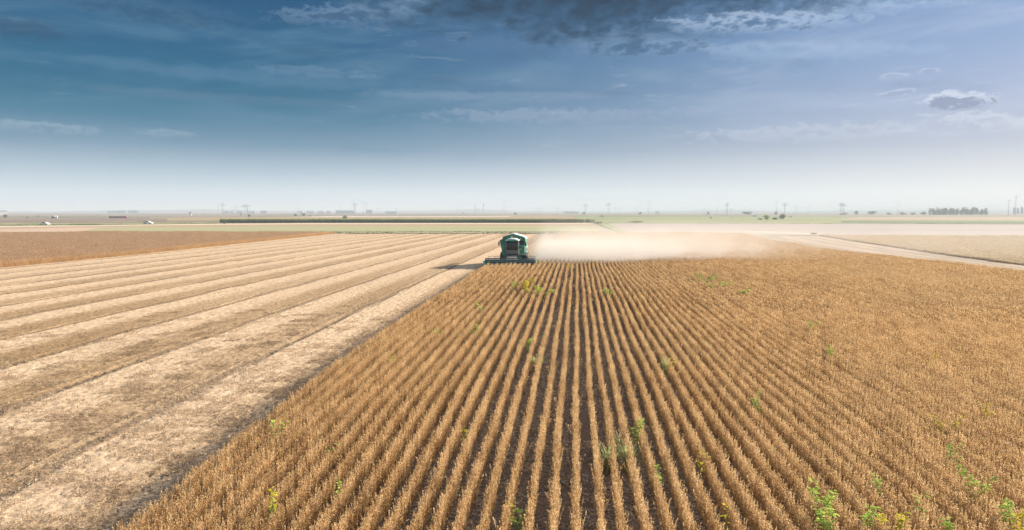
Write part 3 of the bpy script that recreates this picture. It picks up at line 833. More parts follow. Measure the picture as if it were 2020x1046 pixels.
# cab
cab_pts = [(3.25, 1.52), (4.85, 1.52), (4.85, 3.34), (3.52, 3.34), (3.10, 2.6)]
b = MB(); b.prism_x([(3.40, 1.62), (4.85, 1.62), (4.85, 2.06), (3.30, 2.06)], -0.84, 0.84)      # floor
for sx in (-0.82, 0.82):
    for (ya, za, yb, zb) in ((3.27, 2.0, 3.08, 2.6), (3.08, 2.6, 3.45, 3.30), (4.25, 2.0, 4.25, 3.30), (4.80, 2.0, 4.80, 3.30)):
        b.tube((sx, ya, za), (sx * 0.94, yb, zb), 0.04, n=8)
cab = b.build('cab', M['grey'], hv)
b = MB()
rows_ = [(3.27, 2.07, 0.80), (3.14, 2.35, 0.82), (3.08, 2.6, 0.80), (3.22, 2.95, 0.77), (3.45, 3.28, 0.74)]
vs = []; n_ = 7
for (yy, zz_, hw) in rows_:
    for i in range(n_):
        q = i / (n_ - 1) * 2 - 1; vs.append((q * hw, yy + 0.10 * q * q, zz_))
b.add(vs, [(r_ * n_ + i, r_ * n_ + i + 1, (r_ + 1) * n_ + i + 1, (r_ + 1) * n_ + i) for r_ in range(4) for i in range(n_ - 1)])
b.build('windshield', M['glass'], cab, True)
for sx in (-1, 1):
    b = MB(); b.add([(sx * 0.815, 3.35, 2.08), (sx * 0.815, 4.78, 2.08), (sx * 0.765, 4.78, 3.28), (sx * 0.765, 3.52, 3.28), (sx * .79, 3.22, 2.6)], [(0, 1, 2, 3, 4)]); b.build('side_window', M['glass'], cab)
b = MB(); b.add([(-0.78, 4.80, 2.08), (0.78, 4.80, 2.08), (0.74, 4.80, 3.28), (-0.74, 4.80, 3.28)], [(0, 1, 2, 3)]); b.build('rear_window', M['glass'], cab)
b = MB()                                               # rounded roof
n_ = 11; vs = []; ys = [3.10, 3.16, 3.30, 4.0, 4.82]; hz = [0.02, 0.11, 0.20, 0.24, 0.20]
for yy, h_ in zip(ys, hz):
    for i in range(n_):
        q = i / (n_ - 1) * 2 - 1; vs.append((q * 0.90, yy + (0.10 * q * q if yy < 3.4 else 0), 3.30 + h_ * (1 - abs(q) ** 3.2)))
fs = [(r_ * n_ + i, r_ * n_ + i + 1, (r_ + 1) * n_ + i + 1, (r_ + 1) * n_ + i) for r_ in range(4) for i in range(n_ - 1)]
k = len(vs)
for yy in ys:
    vs.append((-0.90, yy, 3.24)); vs.append((0.90, yy, 3.24))
for r_ in range(4):
    fs += [(k + 2 * r_, r_ * n_, (r_ + 1) * n_, k + 2 * r_ + 2), (r_ * n_ + n_ - 1, k + 2 * r_ + 1, k + 2 * r_ + 3, (r_ + 1) * n_ + n_ - 1), (k + 2 * r_, k + 2 * r_ + 2, k + 2 * r_ + 3, k + 2 * r_ + 1)]
fs.append(tuple([k] + list(range(0, n_)) + [k + 1])); b.add(vs, fs)
b.build('cab_roof', M['cover'], cab)
b = MB(); b.prism([(-0.80, 3.20), (0.80, 3.20), (0.72, 3.36), (0.4, 3.42), (-0.4, 3.42), (-0.72, 3.36)], 3.05, 3.12); b.build('roof_visor', M['lgreen'], cab)
b = MB(); b.tube((-0.10, 3.6, 3.53), (-0.10, 3.6, 3.60), 0.06); b.tube((-0.10, 3.6, 3.60), (-0.10, 3.6, 3.76), 0.075, 0.055); b.build('beacon', M['orange'], hv, True)
b = MB(); b.tube((-0.1, 3.06, 2.10), (0.35, 3.0, 2.6), 0.012); b.tube((0.30, 2.99, 2.15), (0.40, 3.03, 2.75), 0.018); b.build('wiper', M['dark'], cab)
b = MB(); b.tube((-0.25, 3.65, 2.4), (-0.02, 3.95, 2.5), 0.03); b.box((0.0, 4.35, 2.3), (0.5, 0.5, 0.12), bev=0.05); b.box((0.0, 4.58, 2.65), (0.48, 0.12, 0.7), bev=0.05)
b.build('seat', M['grey'], cab)
for sx, z0 in ((-1, 2.90), (1, 2.84)):
    b = MB(); b.tube((sx * 0.86, 3.3, 3.22), (sx * 1.79, 3.35, z0 + 0.32), 0.022); b.tube((sx * 1.79, 3.35, z0 + 0.32), (sx * 1.80, 3.35, z0 + 0.1), 0.02)
    mb = b.build('mirror_arm', M['dark'], hv)
    b = MB(); b.box((sx * 1.80, 3.33, z0 - 0.02), (0.18, 0.07, 0.48), Matrix.Rotation(-sx * 0.18, 3, 'Y'), bev=0.03); b.build('mirror', M['dark'], mb)
# lamps on the bar below the cab, each a part
b = MB(); b.box((0.02, 4.62, 1.58), (3.55, 0.14, 0.10), bev=0.02); lb = b.build('lamp_bar', M['dark'], hv)
for xx in (-1.42, -1.12, 1.02, 1.30):
    b = MB(); b.box((xx, 4.53, 1.60), (0.17, 0.05, 0.10), bev=0.02); b.build('headlight', M['lamp'], lb)
for sx in (-0.62, 0.62):
    b = MB(); b.box((sx, 3.06, 3.30), (0.16, 0.05, 0.07), bev=0.015); b.build('work_light', M['lamp'], cab)
# platform, handrails and ladder on the photo's right
b = MB(); b.box((1.35, 4.05, 1.52), (1.05, 1.5, 0.06)); plat = b.build('platform', M['grey'], hv)
b = MB()
for p_, q_ in (((1.85, 3.35, 1.4), (1.85, 3.35, 2.35)), ((1.85, 4.75, 1.4), (1.85, 4.75, 2.45)), ((1.85, 3.35, 2.35), (1.85, 4.75, 2.45)), ((1.85, 3.35, 1.88), (1.85, 4.75, 1.92)), ((0.9, 3.30, 1.4), (0.9, 3.30, 2.2)), ((0.9, 3.3, 2.2), (1.3, 3.3, 2.2))):
    b.tube(p_, q_, 0.02, n=8)
b.build('handrail', M['cover'], plat)
b = MB()
for yy in (3.45, 3.95): b.tube((1.88, yy, 1.45), (2.62, yy, 0.42), 0.028, n=8); b.tube((1.82, yy, 2.3), (2.66, yy, 0.9), 0.02, n=8); b.tube((2.66, yy, 0.9), (2.62, yy, 0.42), 0.02, n=8)
for i in range(5):
    f_ = (i + 0.4) / 5; b.box((1.88 + 0.74 * f_, 3.7, 1.45 - 1.03 * f_), (0.20, 0.5, 0.03))
b.build('ladder', M['grey'], hv)


def wheel(x_, y_, r, wd, name='wheel'):
    wl = empty(name, (x_, y_, r)); wl.parent = hv
    h = wd / 2; b = MB()
    b.lathe_x((0, 0, 0), [(-h * .9, r * .55), (-h, r * .66), (-h, r * .86), (-h * .78, r * .95), (-h * .3, r * .975), (h * .3, r * .975), (h * .78, r * .95), (h, r * .86), (h, r * .66), (h * .9, r * .55)], 40)
    for i in range(22):                                # lugs set in a chevron
        for s_ in (-1, 1):
            a = 2 * math.pi * (i + (0.5 if s_ > 0 else 0)) / 22
            rot = Matrix.Rotation(a, 3, 'X') @ Matrix.Rotation(s_ * 0.6, 3, 'Z')
            c_ = Matrix.Rotation(a, 3, 'X') @ Vector((s_ * h * 0.48, 0, r * 0.975))
            b.box(tuple(c_), (h * 0.98, r * 0.055, r * 0.06), rot)
    b.build('tyre', M['tyre'], wl)
    b = MB(); b.lathe_x((0, 0, 0), [(-h * .86, r * .56), (-h * .6, r * .5), (-h * .35, r * .2), (-h * .62, r * .13), (-h * .62, 0)]); b.lathe_x((0, 0, 0), [(h * .62, 0), (h * .62, r * .13), (h * .35, r * .2), (h * .6, r * .5), (h * .86, r * .56)])
    b.build('rim', M['rim'], wl)


for sx in (-1, 1): wheel(sx * 1.38 + 0.06, 5.1, 0.86, 0.72)
for sx in (-1, 1): wheel(sx * 1.15 + 0.06, 9.0, 0.58, 0.42)
b = MB(); b.tube((-1.1, 5.1, 0.86), (1.2, 5.1, 0.86), 0.13); b.build('axle', M['dark'], hv)
b = MB(); b.tube((-1.0, 9.0, 0.58), (1.1, 9.0, 0.58), 0.09); b.box((0.06, 9.0, 0.95), (0.3, 0.3, 0.8)); b.build('axle', M['dark'], hv)
# feeder house and header
b = MB(); b.prism_x([(1.35, 0.28), (4.7, 1.0), (4.7, 1.62), (1.35, 1.02)], -0.72, 0.72); b.box((0, 2.2, 1.24), (1.1, 0.9, 0.06), Matrix.Rotation(0.2, 3, 'X')); b.build('feeder_house', M['grey'], hv)
hd = empty('header', (0, 0, 0)); hd.parent = hv
b = MB()                                               # trough, back wall and top beam
b.prism_x([(0.10, 0.10), (0.85, 0.06), (1.25, 0.22), (1.34, 0.62), (1.34, 0.96), (1.26, 0.96), (1.24, 0.64), (1.14, 0.28), (0.82, 0.13), (0.10, 0.15)], -W2 + 0.06, W2 - 0.06)
b.box((0, 1.31, 0.99), (2 * W2 - 0.1, 0.13, 0.11), bev=0.03); b.build('trough', M['grey'], hd)
b = MB()                                               # cross auger with its flights
b.tube((-W2 + 0.1, 0.88, 0.42), (W2 - 0.1, 0.88, 0.42), 0.15, n=14)
n_ = 150; vs = []; fs = []
for i in range(n_ + 1):
    xx = -W2 + 0.12 + (2 * W2 - 0.24) * i / n_; s_ = 1 if xx < 0 else -1; a = s_ * xx * 11
    for r_ in (0.15, 0.27): vs.append((xx, 0.88 + r_ * math.cos(a), 0.42 + r_ * math.sin(a)))
for i in range(n_): fs.append((2 * i, 2 * i + 1, 2 * i + 3, 2 * i + 2))
b.add(vs, fs); b.build('auger', M['galv'], hd)
for sx in (-1, 1):                                     # end walls and crop dividers
    b = MB(); xs = sx * W2
    b.prism_x([(-0.15, 0.10), (0.95, 0.06), (1.40, 0.35), (1.40, 1.02), (0.9, 1.06), (0.2, 0.62), (-0.15, 0.30)], xs - 0.035, xs + 0.035)
    b.tube((xs, -0.15, 0.20), (xs + sx * 0.05, -0.95, 0.10), 0.10, 0.02, 8)
    b.tube((xs, 0.3, 0.62), (xs + sx * 0.05, -0.9, 0.12), 0.03, 0.02, 8)
    b.build('crop_divider', M['lgreen'], hd)
b = MB(); b.box((0, 0.0, 0.115), (2 * W2 - 0.1, 0.12, 0.025))
for i in range(86):
    xx = -W2 + 0.08 + i * 0.0762; b.add([(xx - .018, -.02, .11), (xx + .018, -.02, .11), (xx, -.16, .11), (xx, -.02, .14)], [(0, 2, 1), (0, 1, 3), (1, 2, 3), (2, 0, 3)])
b.build('cutter_bar', M['dark'], hd)
rl = empty('reel', (0, 0.15, 0.80)); rl.parent = hv
b = MB(); b.tube((-W2 + 0.14, 0, 0), (W2 - 0.14, 0, 0), 0.085, n=14); b.build('reel_tube', M['teal'], rl, False)
for i in range(6):                                     # bats with tines
    a = i * math.pi / 3 + 0.5; c_ = (0, 0.47 * math.cos(a), 0.47 * math.sin(a)); b = MB()
    b.tube((-W2 + 0.14, c_[1], c_[2]), (W2 - 0.14, c_[1], c_[2]), 0.022, n=8)
    b.box((0, c_[1], c_[2] - 0.05), (2 * W2 - 0.28, 0.02, 0.10))
    bt = b.build('reel_bat', M['teal'], rl); b = MB()
    for k in range(42):
        xx = -W2 + 0.2 + k * (2 * W2 - 0.4) / 41; b.tube((xx, c_[1], c_[2]), (xx, c_[1] + 0.03, c_[2] - 0.24), 0.006, n=4, cap=False)
    b.build('tines', M['dark'], bt)
b = MB()
for xx in (-W2 + 0.16, -1.1, 1.1, W2 - 0.16):
    for i in range(6):
        a = i * math.pi / 3 + 0.5; b.tube((xx, 0, 0), (xx, 0.47 * math.cos(a), 0.47 * math.sin(a)), 0.02, n=6)
b.build('reel_spokes', M['teal'], rl)
b = MB()
for sx in (-1, 1):
    b.box((sx * (W2 - 0.02), 0.70, 0.98), (0.07, 1.35, 0.09), Matrix.Rotation(0.16, 3, 'X')); b.box((sx * (W2 + 0.03), 0.15, 0.80), (0.10, 0.28, 0.30), bev=0.05)
b.build('reel_arm', M['green'], rl).location = (0, -0.15, -0.80)
b = MB()                                               # guard rail behind the header
for z_ in (0.98, 1.42): b.tube((-W2 + 0.35, 1.5, z_), (W2 - 0.15, 1.5, z_), 0.022, n=6)
for xx in (-W2 + 0.35, -1.95, -0.75, 0.75, 1.95, W2 - 0.15): b.tube((xx, 1.5, 0.9), (xx, 1.5, 1.42), 0.02, n=6)
b.build('guard_rail', M['dark'], hd)
b = MB(); b.tube((-1.78, 5.4, 3.15), (-1.72, 11.6, 3.0), 0.16, n=14); b.tube((-1.72, 11.6, 3.0), (-1.72, 12.0, 2.7), 0.17, 0.15, n=14); b.tube((-1.6, 5.4, 2.2), (-1.78, 5.4, 3.15), 0.17, n=14)
b.build('unloading_auger', M['green'], hv, False)


for ch in hv.children:                                 # the machine proper is a little narrower than drawn
    if ch.name.split('.')[0] not in ('header', 'reel'): ch.scale.x = 0.92

# ------------------------------------------------------------------ cars and vans far off
def make_car(loc, rz, size, label, paint, van=False, cat='car', group='cars on the far roads'):
    r_ = empty('parked_car' if not van else 'white_van', loc, rz, label, cat, group); r_.scale = (size / 4.3,) * 3
    if van: prof = [(-2.1, .35), (2.1, .35), (2.15, .9), (1.75, 1.15), (1.3, 2.0), (-2.1, 2.05), (-2.15, .6)]
    else: prof = [(-2.1, .35), (2.1, .35), (2.15, .72), (1.25, .92), (.55, 1.42), (-.9, 1.46), (-1.6, 1.0), (-2.12, .92)]
    b = MB(); b.prism([(p[0], p[1]) for p in prof], -0.85, 0.85); b.build('body', paint, r_)
    b = MB()
    if van: b.prism([(1.25, 1.85), (.2, 1.85), (.2, 1.25), (1.6, 1.25)], -0.87, 0.87)
    else: b.prism([(.98, .98), (.45, 1.36), (-.85, 1.39), (-1.35, 1.02)], -0.87, 0.87)
    b.build('window', M['glass'], r_)
    for x_ in (-1.3, 1.3):
        for y_ in (-0.78, 0.78):
            w_ = empty('wheel', (x_, y_, 0.33)); w_.parent = r_
            b = MB(); b.tube((0, -0.1, 0), (0, 0.1, 0), 0.33, n=16); b.build('tyre', M['tyre'], w_)
            b = MB(); b.tube((0, -0.11, 0), (0, 0.11, 0), 0.19, n=12); b.build('rim', M['galv'], w_)
    for x_ in (-0.6, 0.6):
        b = MB(); b.box((2.13, x_, .68), (0.06, 0.28, 0.14), bev=0.02); b.build('headlight', M['lamp'], r_)
    return r_


def place(px, py, z=0.0): p = at(px, py); return (p.x, p.y, z)


make_car(place(88, 444.6), 3.2, 4.6, 'white car beside the green weeds left of the other car on the pale road', M['white'])
make_car(place(292, 442.2), 0.05, 5.0, 'white car driving on the pale road short of the dark corn strip', M['white'])
make_car(place(1187, 428.6), 0.1, 6.6, 'large rounded white car on the dark field line above the corn end', M['white'])
make_car(place(1489, 428.2), 0.2, 5.2, 'white van just left of the bright green bush', M['white'], True, 'van')
make_car(place(1560, 428.6), 0.1, 4.6, 'small white car just right of the dark green tree', M['white'])
for i, (x_, lb_) in enumerate(((220, 'leftmost of the red trailers in a row on the far brown field'), (229, 'second red trailer from the left end of the far row'),
                               (238, 'third red trailer from the left, second from the right end'), (247, 'rightmost of the red trailers in the far row'))):
    p = place(x_, 431.0); tr = empty('field_trailer', p, 0.05, lb_, 'trailer', 'red trailers parked in a row')
    b = MB(); b.prism([(-2, .8), (2, .8), (2.15, 2.3), (-2.15, 2.3)], -1.1, 1.1); b.build('body', M['red'], tr)
    b = MB(); b.box((0, 0, .7), (4.4, .9, .14)); b.tube((2.1, 0, .7), (3.4, 0, .5), .06); b.build('chassis', M['dark'], tr)
    for xx in (-1.1, 1.1):
        for yy in (-.95, .95):
            b = MB(); b.tube((xx, yy - .12, .45), (xx, yy + .12, .45), .45, n=14); b.build('wheel', M['tyre'], tr)


# ------------------------------------------------------------------ trees and bushes
def crown_mesh(seed, w_, d_, h_, z0, n, leaf, lobes=7, flat=0.0):
    """leaf clumps spread through a lumpy volume, gaps between the lobes"""
    rng = np.random.default_rng(seed); P = []; T = []
    for k in range(lobes):
        a = rng.uniform(0, 6.28); rr = rng.uniform(0.0, 0.62)
        c = np.array([math.cos(a) * rr * w_ / 2, math.sin(a) * rr * d_ / 2, z0 + h_ * rng.uniform(0.15, 0.72)])
        r = np.array([w_, d_, h_]) * rng.uniform(0.17, 0.30) * [1, 1, 1.35]
        m = n // lobes; v = rng.normal(size=(m, 3)); v /= np.linalg.norm(v, axis=1, keepdims=True)
        rad = rng.uniform(0.35, 1.05, m) ** 0.6
        P.append(c + v * r * rad[:, None]); T.append(np.clip(rng.normal(0.35 + 0.3 * rng.random(), 0.2, m), 0, 1))
    P = np.concatenate(P); P[:, 2] = np.clip(P[:, 2], z0 * 0.5, None); T = np.concatenate(T)
    return flakes(rng, P, leaf * rng.uniform(.6, 1.3, len(P)), leaf * .7 * rng.uniform(.6, 1.3, len(P)), 0.2, T)


def make_tree(name, loc, w_, h_, label, cat, group, lm, seed, n=500, bush=False, lobes=7, leaf=None):
    r_ = empty(name, loc, 0, label, cat, group); rnd = random.Random(seed)
    tz = h_ * (0.04 if bush else 0.12)
    v, f, tn = crown_mesh(seed, w_, max(w_ * 0.8, 1), h_ - tz * .7, tz * .7, n, math.sqrt(6.0 * w_ * h_ / n), lobes)
    mesh_np('crown', v, f, lm, {'tone': ('FLOAT', tn.astype(np.float32))}, r_)
    b = MB(); tr = max(0.05, h_ * 0.03); b.tube((0, 0, -0.05), (rnd.uniform(-.1, .1) * w_, 0, h_ * 0.5), tr, tr * 0.5, 8)
    for i in range(5):
        a = rnd.uniform(0, 6.28); z_ = h_ * rnd.uniform(.18, .45)
        b.tube((0, 0, z_), (math.cos(a) * w_ * .3, math.sin(a) * w_ * .25, z_ + h_ * .28), tr * .45, tr * .15, 6)
    b.build('trunk', M['bark'], r_)
    return r_


def px_tree(px, base, top, wpx, **k):
    p = at(px, base); dist = p.length; zc = dist * math.cos(PIT)
    ppm = FPX / zc
    make_tree(k.pop('name', 'tree'), (p.x, p.y, 0), wpx / ppm, (base - top) / ppm, seed=int(px * 7 + base), **k)


TG = 'lone trees on the far fields'
for (px, base, top, wpx, lab, kind) in (
    (12, 430.5, 423.5, 8, 'round dark tree at the far left edge of the plain', 'd'),
    (54, 431, 427.6, 3.5, 'tiny bush between the leftmost tree and the white house', 'd'),
    (75, 428.4, 425.6, 3, 'tiny far tree left of the white house', 'd'),
    (103, 431.5, 426.5, 8, 'low dark tree touching the left side of the white house', 'd'),
    (475, 425.2, 421.6, 7, 'faint low tree just left of a round dark one', 'm'),
    (491.5, 428.6, 422.8, 8, 'round dark tree standing above the left part of the corn', 'd'),
    (583, 427, 421, 10, 'dark tree, left one of a pair above the corn', 'd'),
    (599, 427, 420.5, 8, 'dark tree, right one of a pair above the corn', 'd'),
    (612, 428, 424, 4, 'pale small bush right of the pair of dark trees', 'm'),
    (680, 432.5, 424.8, 13, 'pale green spreading tree right of the pair above the corn', 'm'),
    (717, 422, 419, 4, 'tiny far tree between thin masts left of centre', 'd'),
    (835, 418.9, 413.5, 3.5, 'tiny upright tree on the skyline left of the harvester', 'd'),
    (914, 422.5, 418, 4, 'tiny faint tree beside the thick lattice mast', 'm'),
    (1016.5, 424, 418.6, 7.5, 'dark rounded tree on the plain directly above the harvester', 'd'),
    (1152.5, 423.5, 418.2, 8, 'dark rounded tree left of the large white car', 'd'),
    (1263, 424, 418, 9, 'dark tree beside the tall thin mast right of centre', 'd'),
    (1397, 424, 417.8, 9, 'pointed dark tree between mast and long flat clump', 'd'),
    (1402, 431.6, 428.4, 6, 'small bush in the middle of the green pasture', 'd'),
    (1473, 424.2, 417.5, 24, 'wide flat clump of dark green left of the white van', 'd'),
    (1443, 431, 429, 4, 'tiny bush on the pasture below the wide flat clump', 'd'),
    (1531, 424, 417, 9, 'pale hazy tree behind the dark green tree', 'm'),
    (1665, 424, 419.8, 16, 'low faint bush at the left start of the far tree line', 'd'),
    (1690, 423.6, 416, 11, 'rounded taller tree early in the far tree line', 'd'),
    (1722, 423.6, 416.2, 26, 'broad even clump right of the rounded tree in the far line', 'd'),
    (1753, 423.8, 419.0, 12, 'small low tree in the gap of the far tree line', 'd'),
    (1781, 424, 419.2, 16, 'low wide bush in the middle of the far tree line', 'd'),
    (1802, 424, 419.6, 12, 'lowest bush left of the big far wood', 'd'),
    (1822, 424, 418.0, 16, 'low tree close to the left end of the big far wood', 'd'),
    (1843, 424, 416.0, 12, 'small tree touching the left end of the big far wood', 'd')):
    px_tree(px, base, top, wpx, label=lab, cat='tree', group=TG, lm=leaf_dark if kind == 'd' else leaf_mid, n=700, bush=base - top < 5)
px_tree(1512, 434.2, 423.6, 17, name='bush', label='bright yellow green bush on the pasture right of the white van', cat='bush', group=None, lm=leaf_bright, n=1800, bush=True, lobes=12, leaf=0.7)
px_tree(1543, 432.6, 422.0, 17, name='tree', label='dark green tree right of the bright green bush', cat='tree', group=TG, lm=leaf_dark, n=1800, lobes=12, leaf=0.7)
px_tree(1497, 434.4, 430.2, 14, name='bush', label='low dull green scrub at the left foot of the bright bush', cat='bush', group=None, lm=leaf_mid, n=500, bush=True)
px_tree(1528, 434.0, 429.4, 20, name='bush', label='low dark scrub between the bright bush and the dark green tree', cat='bush', group=None, lm=leaf_dark, n=600, bush=True)
px_tree(443, 442.4, 434.6, 7, name='bush', label='upright green bush left of the corn strip beside the pale road', cat='bush', group=None, lm=leaf_mid, n=600, bush=True)
px_tree(1180, 441.8, 437.0, 26, name='bush', label='spreading green weeds at the right end of the corn strip', cat='bush', group=None, lm=leaf_mid, n=1500, bush=True, lobes=12, leaf=0.7)
px_tree(1252, 439.6, 435.8, 40, name='bush', label='long low dark scrub just right of the corn strip', cat='bush', group=None, lm=leaf_mid, n=1200, bush=True, lobes=14, leaf=0.8)
px_tree(1607, 463.4, 458.4, 15, name='bush', label='hazy green weed clump at the corner where the dirt track begins', cat='bush', group=None, lm=leaf_mid, n=900, bush=True, lobes=9, leaf=0.35)

# the far wood on the right reads as one mass
wp0, wp1 = at(1846, 424.2), at(1955, 424.2); P = []; F_ = []; T_ = []; off = 0
rng = np.random.default_rng(77); nW = 46
for i in range(nW):
    f_ = i / (nW - 1); hh = 15.0 + 2.0 * math.sin(i * 0.9) + rng.normal(0, 1.2)
    if i < 8: hh += 4.0 * math.exp(-((i - 5) / 2.0) ** 2)
    if f_ > 0.85: hh -= 2.0
    if 28 < i < 34: hh += 2.0
    v, f, tn = crown_mesh(300 + i, rng.uniform(8, 11), 12, hh, 0.0, 260, 1.8, 8)
    c_ = wp0 + (wp1 - wp0) * f_ + Vector((rng.normal(0, 1), rng.uniform(0, 40), 0))
    P.append(v + np.array([c_.x, c_.y, 0])); F_.append(f + off); T_.append(tn); off += len(v)
wood = mesh_np('distant_wood', np.concatenate(P), np.concatenate(F_), leaf_dark, {'tone': ('FLOAT', np.concatenate(T_).astype(np.float32))})
tag(wood, 'long dark wood standing on the skyline at the right', 'wood', kind='stuff')


# corn: one dense stand, counted by nobody
def corn_piece(seed, length, n):
    rng = np.random.default_rng(seed); P = []; L = []; Wd = []; T = []
    for i in range(n):
        x_ = rng.uniform(0, length); h = rng.uniform(1.55, 2.6); m = 15
        z_ = rng.uniform(0.15, 1.0, m) * h
        P.append(np.stack([x_ + rng.normal(0, .18, m), rng.normal(0, .18, m), z_], -1)); L.append(rng.uniform(.35, .7, m)); Wd.append(rng.uniform(.09, .16, m))
        T.append(np.clip(0.15 + 0.75 * (z_ / 2.3) ** 2.6 + rng.normal(0, .12, m), 0, 1))
    return flakes(rng, np.concatenate(P), np.concatenate(L), np.concatenate(Wd), 0.9, np.concatenate(T))


corn_m = leafy('corn_leaves', (0.025, 0.085, 0.04), (0.075, 0.18, 0.07), (0.42, 0.40, 0.17), 0.3)
c0, c1 = at(421, 440.2), at(1188, 440.2); pts = []
for k in range(14):
    yb = k * 0.8
    n_ = int((c1 - c0).length / 4)
    for i in range(n_):
        if i < 1 + 1.0 * math.sin(k * 1.7) or i > n_ - 1 - 2 * abs(math.sin(k * 2.3)) - (6 * rng.random() ** 2 if i > n_ - 7 else 0): continue
        q = c0 + (c1 - c0) * (i / n_); sc_ = 1 + yb / 416
        pts.append((q.x * sc_ + rng.normal(0, .3), q.y + yb, 0))
pts = np.array(pts); n_ = len(pts)
cs = scatter('corn_field', [corn_piece(500 + k, 4.6, 36) for k in range(4)], pts, rng.integers(1, 5, n_), rng.normal(0, .02, n_) + math.atan2(c1.y - c0.y, c1.x - c0.x),
             np.stack([np.ones(n_), np.ones(n_), rng.uniform(.92, 1.08, n_)], -1), corn_m)
tag(cs, 'long dark green strip of tall corn across the middle distance', 'corn')


def weed_band(name, pxa, pxb, hgt, density, m_, label, depth=2.0, clump=True, seed=1):
    """low weeds along a line on the ground, uneven in height"""
    rng = np.random.default_rng(seed); a, b_ = at(*pxa), at(*pxb); L_ = (b_ - a).length
    n = int(L_ * density); s_ = rng.uniform(0, 1, n)
    env = 0.35 + 0.65 * np.clip(np.sin(s_ * L_ * 0.11 + 1) * 0.5 + np.sin(s_ * L_ * 0.37) * 0.5 + rng.normal(0, .25, n), 0, 1)
    P = np.array(a)[None] + (np.array(b_) - np.array(a))[None] * s_[:, None]
    P[:, 1] += rng.uniform(0, depth, n); P[:, 2] = rng.uniform(0, 1, n) * hgt * env
    v, f, tn = flakes(rng, P, rng.uniform(.2, .5, n), rng.uniform(.08, .2, n), 0.7, np.clip(rng.normal(.5, .22, n), 0, 1))
    o = mesh_np(name, v, f, m_, {'tone': ('FLOAT', tn.astype(np.float32))})
    return tag(o, label, 'weeds', kind='stuff')


weed_band('field_edge_weeds', (628, 462), (1222, 461.6), 0.8, 40, leaf_mid, 'uneven green weeds along the far end of the stubble', 2.5, seed=2)
weed_band('field_edge_weeds', (180, 458.8), (1205, 458.2), 0.4, 22, leaf_mid, 'thin green weeds on the near edge of the sage field', 3.0, seed=3)
weed_band('field_edge_weeds', (-60, 447), (190, 444.6), 2.0, 60, leaf_mid, 'dense green weeds along the pale road at the far left', 6.0, seed=4)
weed_band('field_edge_weeds', (140, 445.4), (420, 441.4), 0.9, 40, leaf_mid, 'scattered green weeds beside the road behind the white cars', 6.0, seed=5)
weed_band('field_edge_weeds', (1195, 441.2), (2300, 444), 0.6, 20, leaf_dark, 'dark weedy line between green pasture and pale field', 3.0, seed=6)
weed_band('field_edge_weeds', (270, 438.3), (470, 436.6), 0.9, 12, leaf_dark, 'low dark hedge line left of the corn strip', 5.0, seed=7)
for i, (xa, ya, xb, yb_, hh) in enumerate(((-150, 428.4, 250, 427.6, 1.2), (300, 424.6, 560, 424.2, 1.6), (700, 428.6, 830, 428.5, .7), (620, 423.0, 900, 422.6, 1.6),
                                           (1010, 423.6, 1130, 423.5, 1.5), (1110, 427.4, 1560, 427.2, .9), (1300, 423.0, 1620, 422.8, 1.6), (1640, 429.4, 2150, 429.2, .8))):
    weed_band('far_hedgerow', (xa, ya), (xb, yb_), hh, 9, leaf_dark, 'faint dark hedge line on the hazy plain ' + ('at the far left', 'behind the left end of the corn', 'just above the middle of the corn', 'left of the pair of thick masts', 'right of the harvester roof', 'along the green pasture', 'behind the flat dark clump', 'below the far wood')[i], 6.0, seed=20 + i)
# ragged weeds on the verge that cuts between the sage and the pale field
weed_band('field_edge_weeds', (1176, 442), (1225, 461.5), 0.5, 30, leaf_mid, 'green weeds on the verge running down between two pale fields', 3.0, seed=9)


# ------------------------------------------------------------------ weeds standing up through the crop
def leaf_shape(mb, base, d, up, L_, W_, tone):
    """a pointed leaf folded slightly along its midrib"""
    d = d.normalized(); s_ = d.cross(up).normalized(); n_ = s_.cross(d)
    b0 = base; m1 = base + d * L_ * .35 - n_ * L_ * .03; m2 = base + d * L_ * .7 - n_ * L_ * .08; tip = base + d * L_ - n_ * L_ * .22
    a1, a2 = m1 + s_ * W_ * .5 + n_ * W_ * .12, m2 + s_ * W_ * .38 + n_ * W_ * .08; c1_, c2_ = m1 - s_ * W_ * .5 + n_ * W_ * .12, m2 - s_ * W_ * .38 + n_ * W_ * .08
    mb.add([b0, a1, a2, tip, c2_, c1_, m1, m2], [(0, 1, 6), (6, 1, 2, 7), (7, 2, 3), (0, 6, 5), (6, 7, 4, 5), (7, 3, 4)], tone)


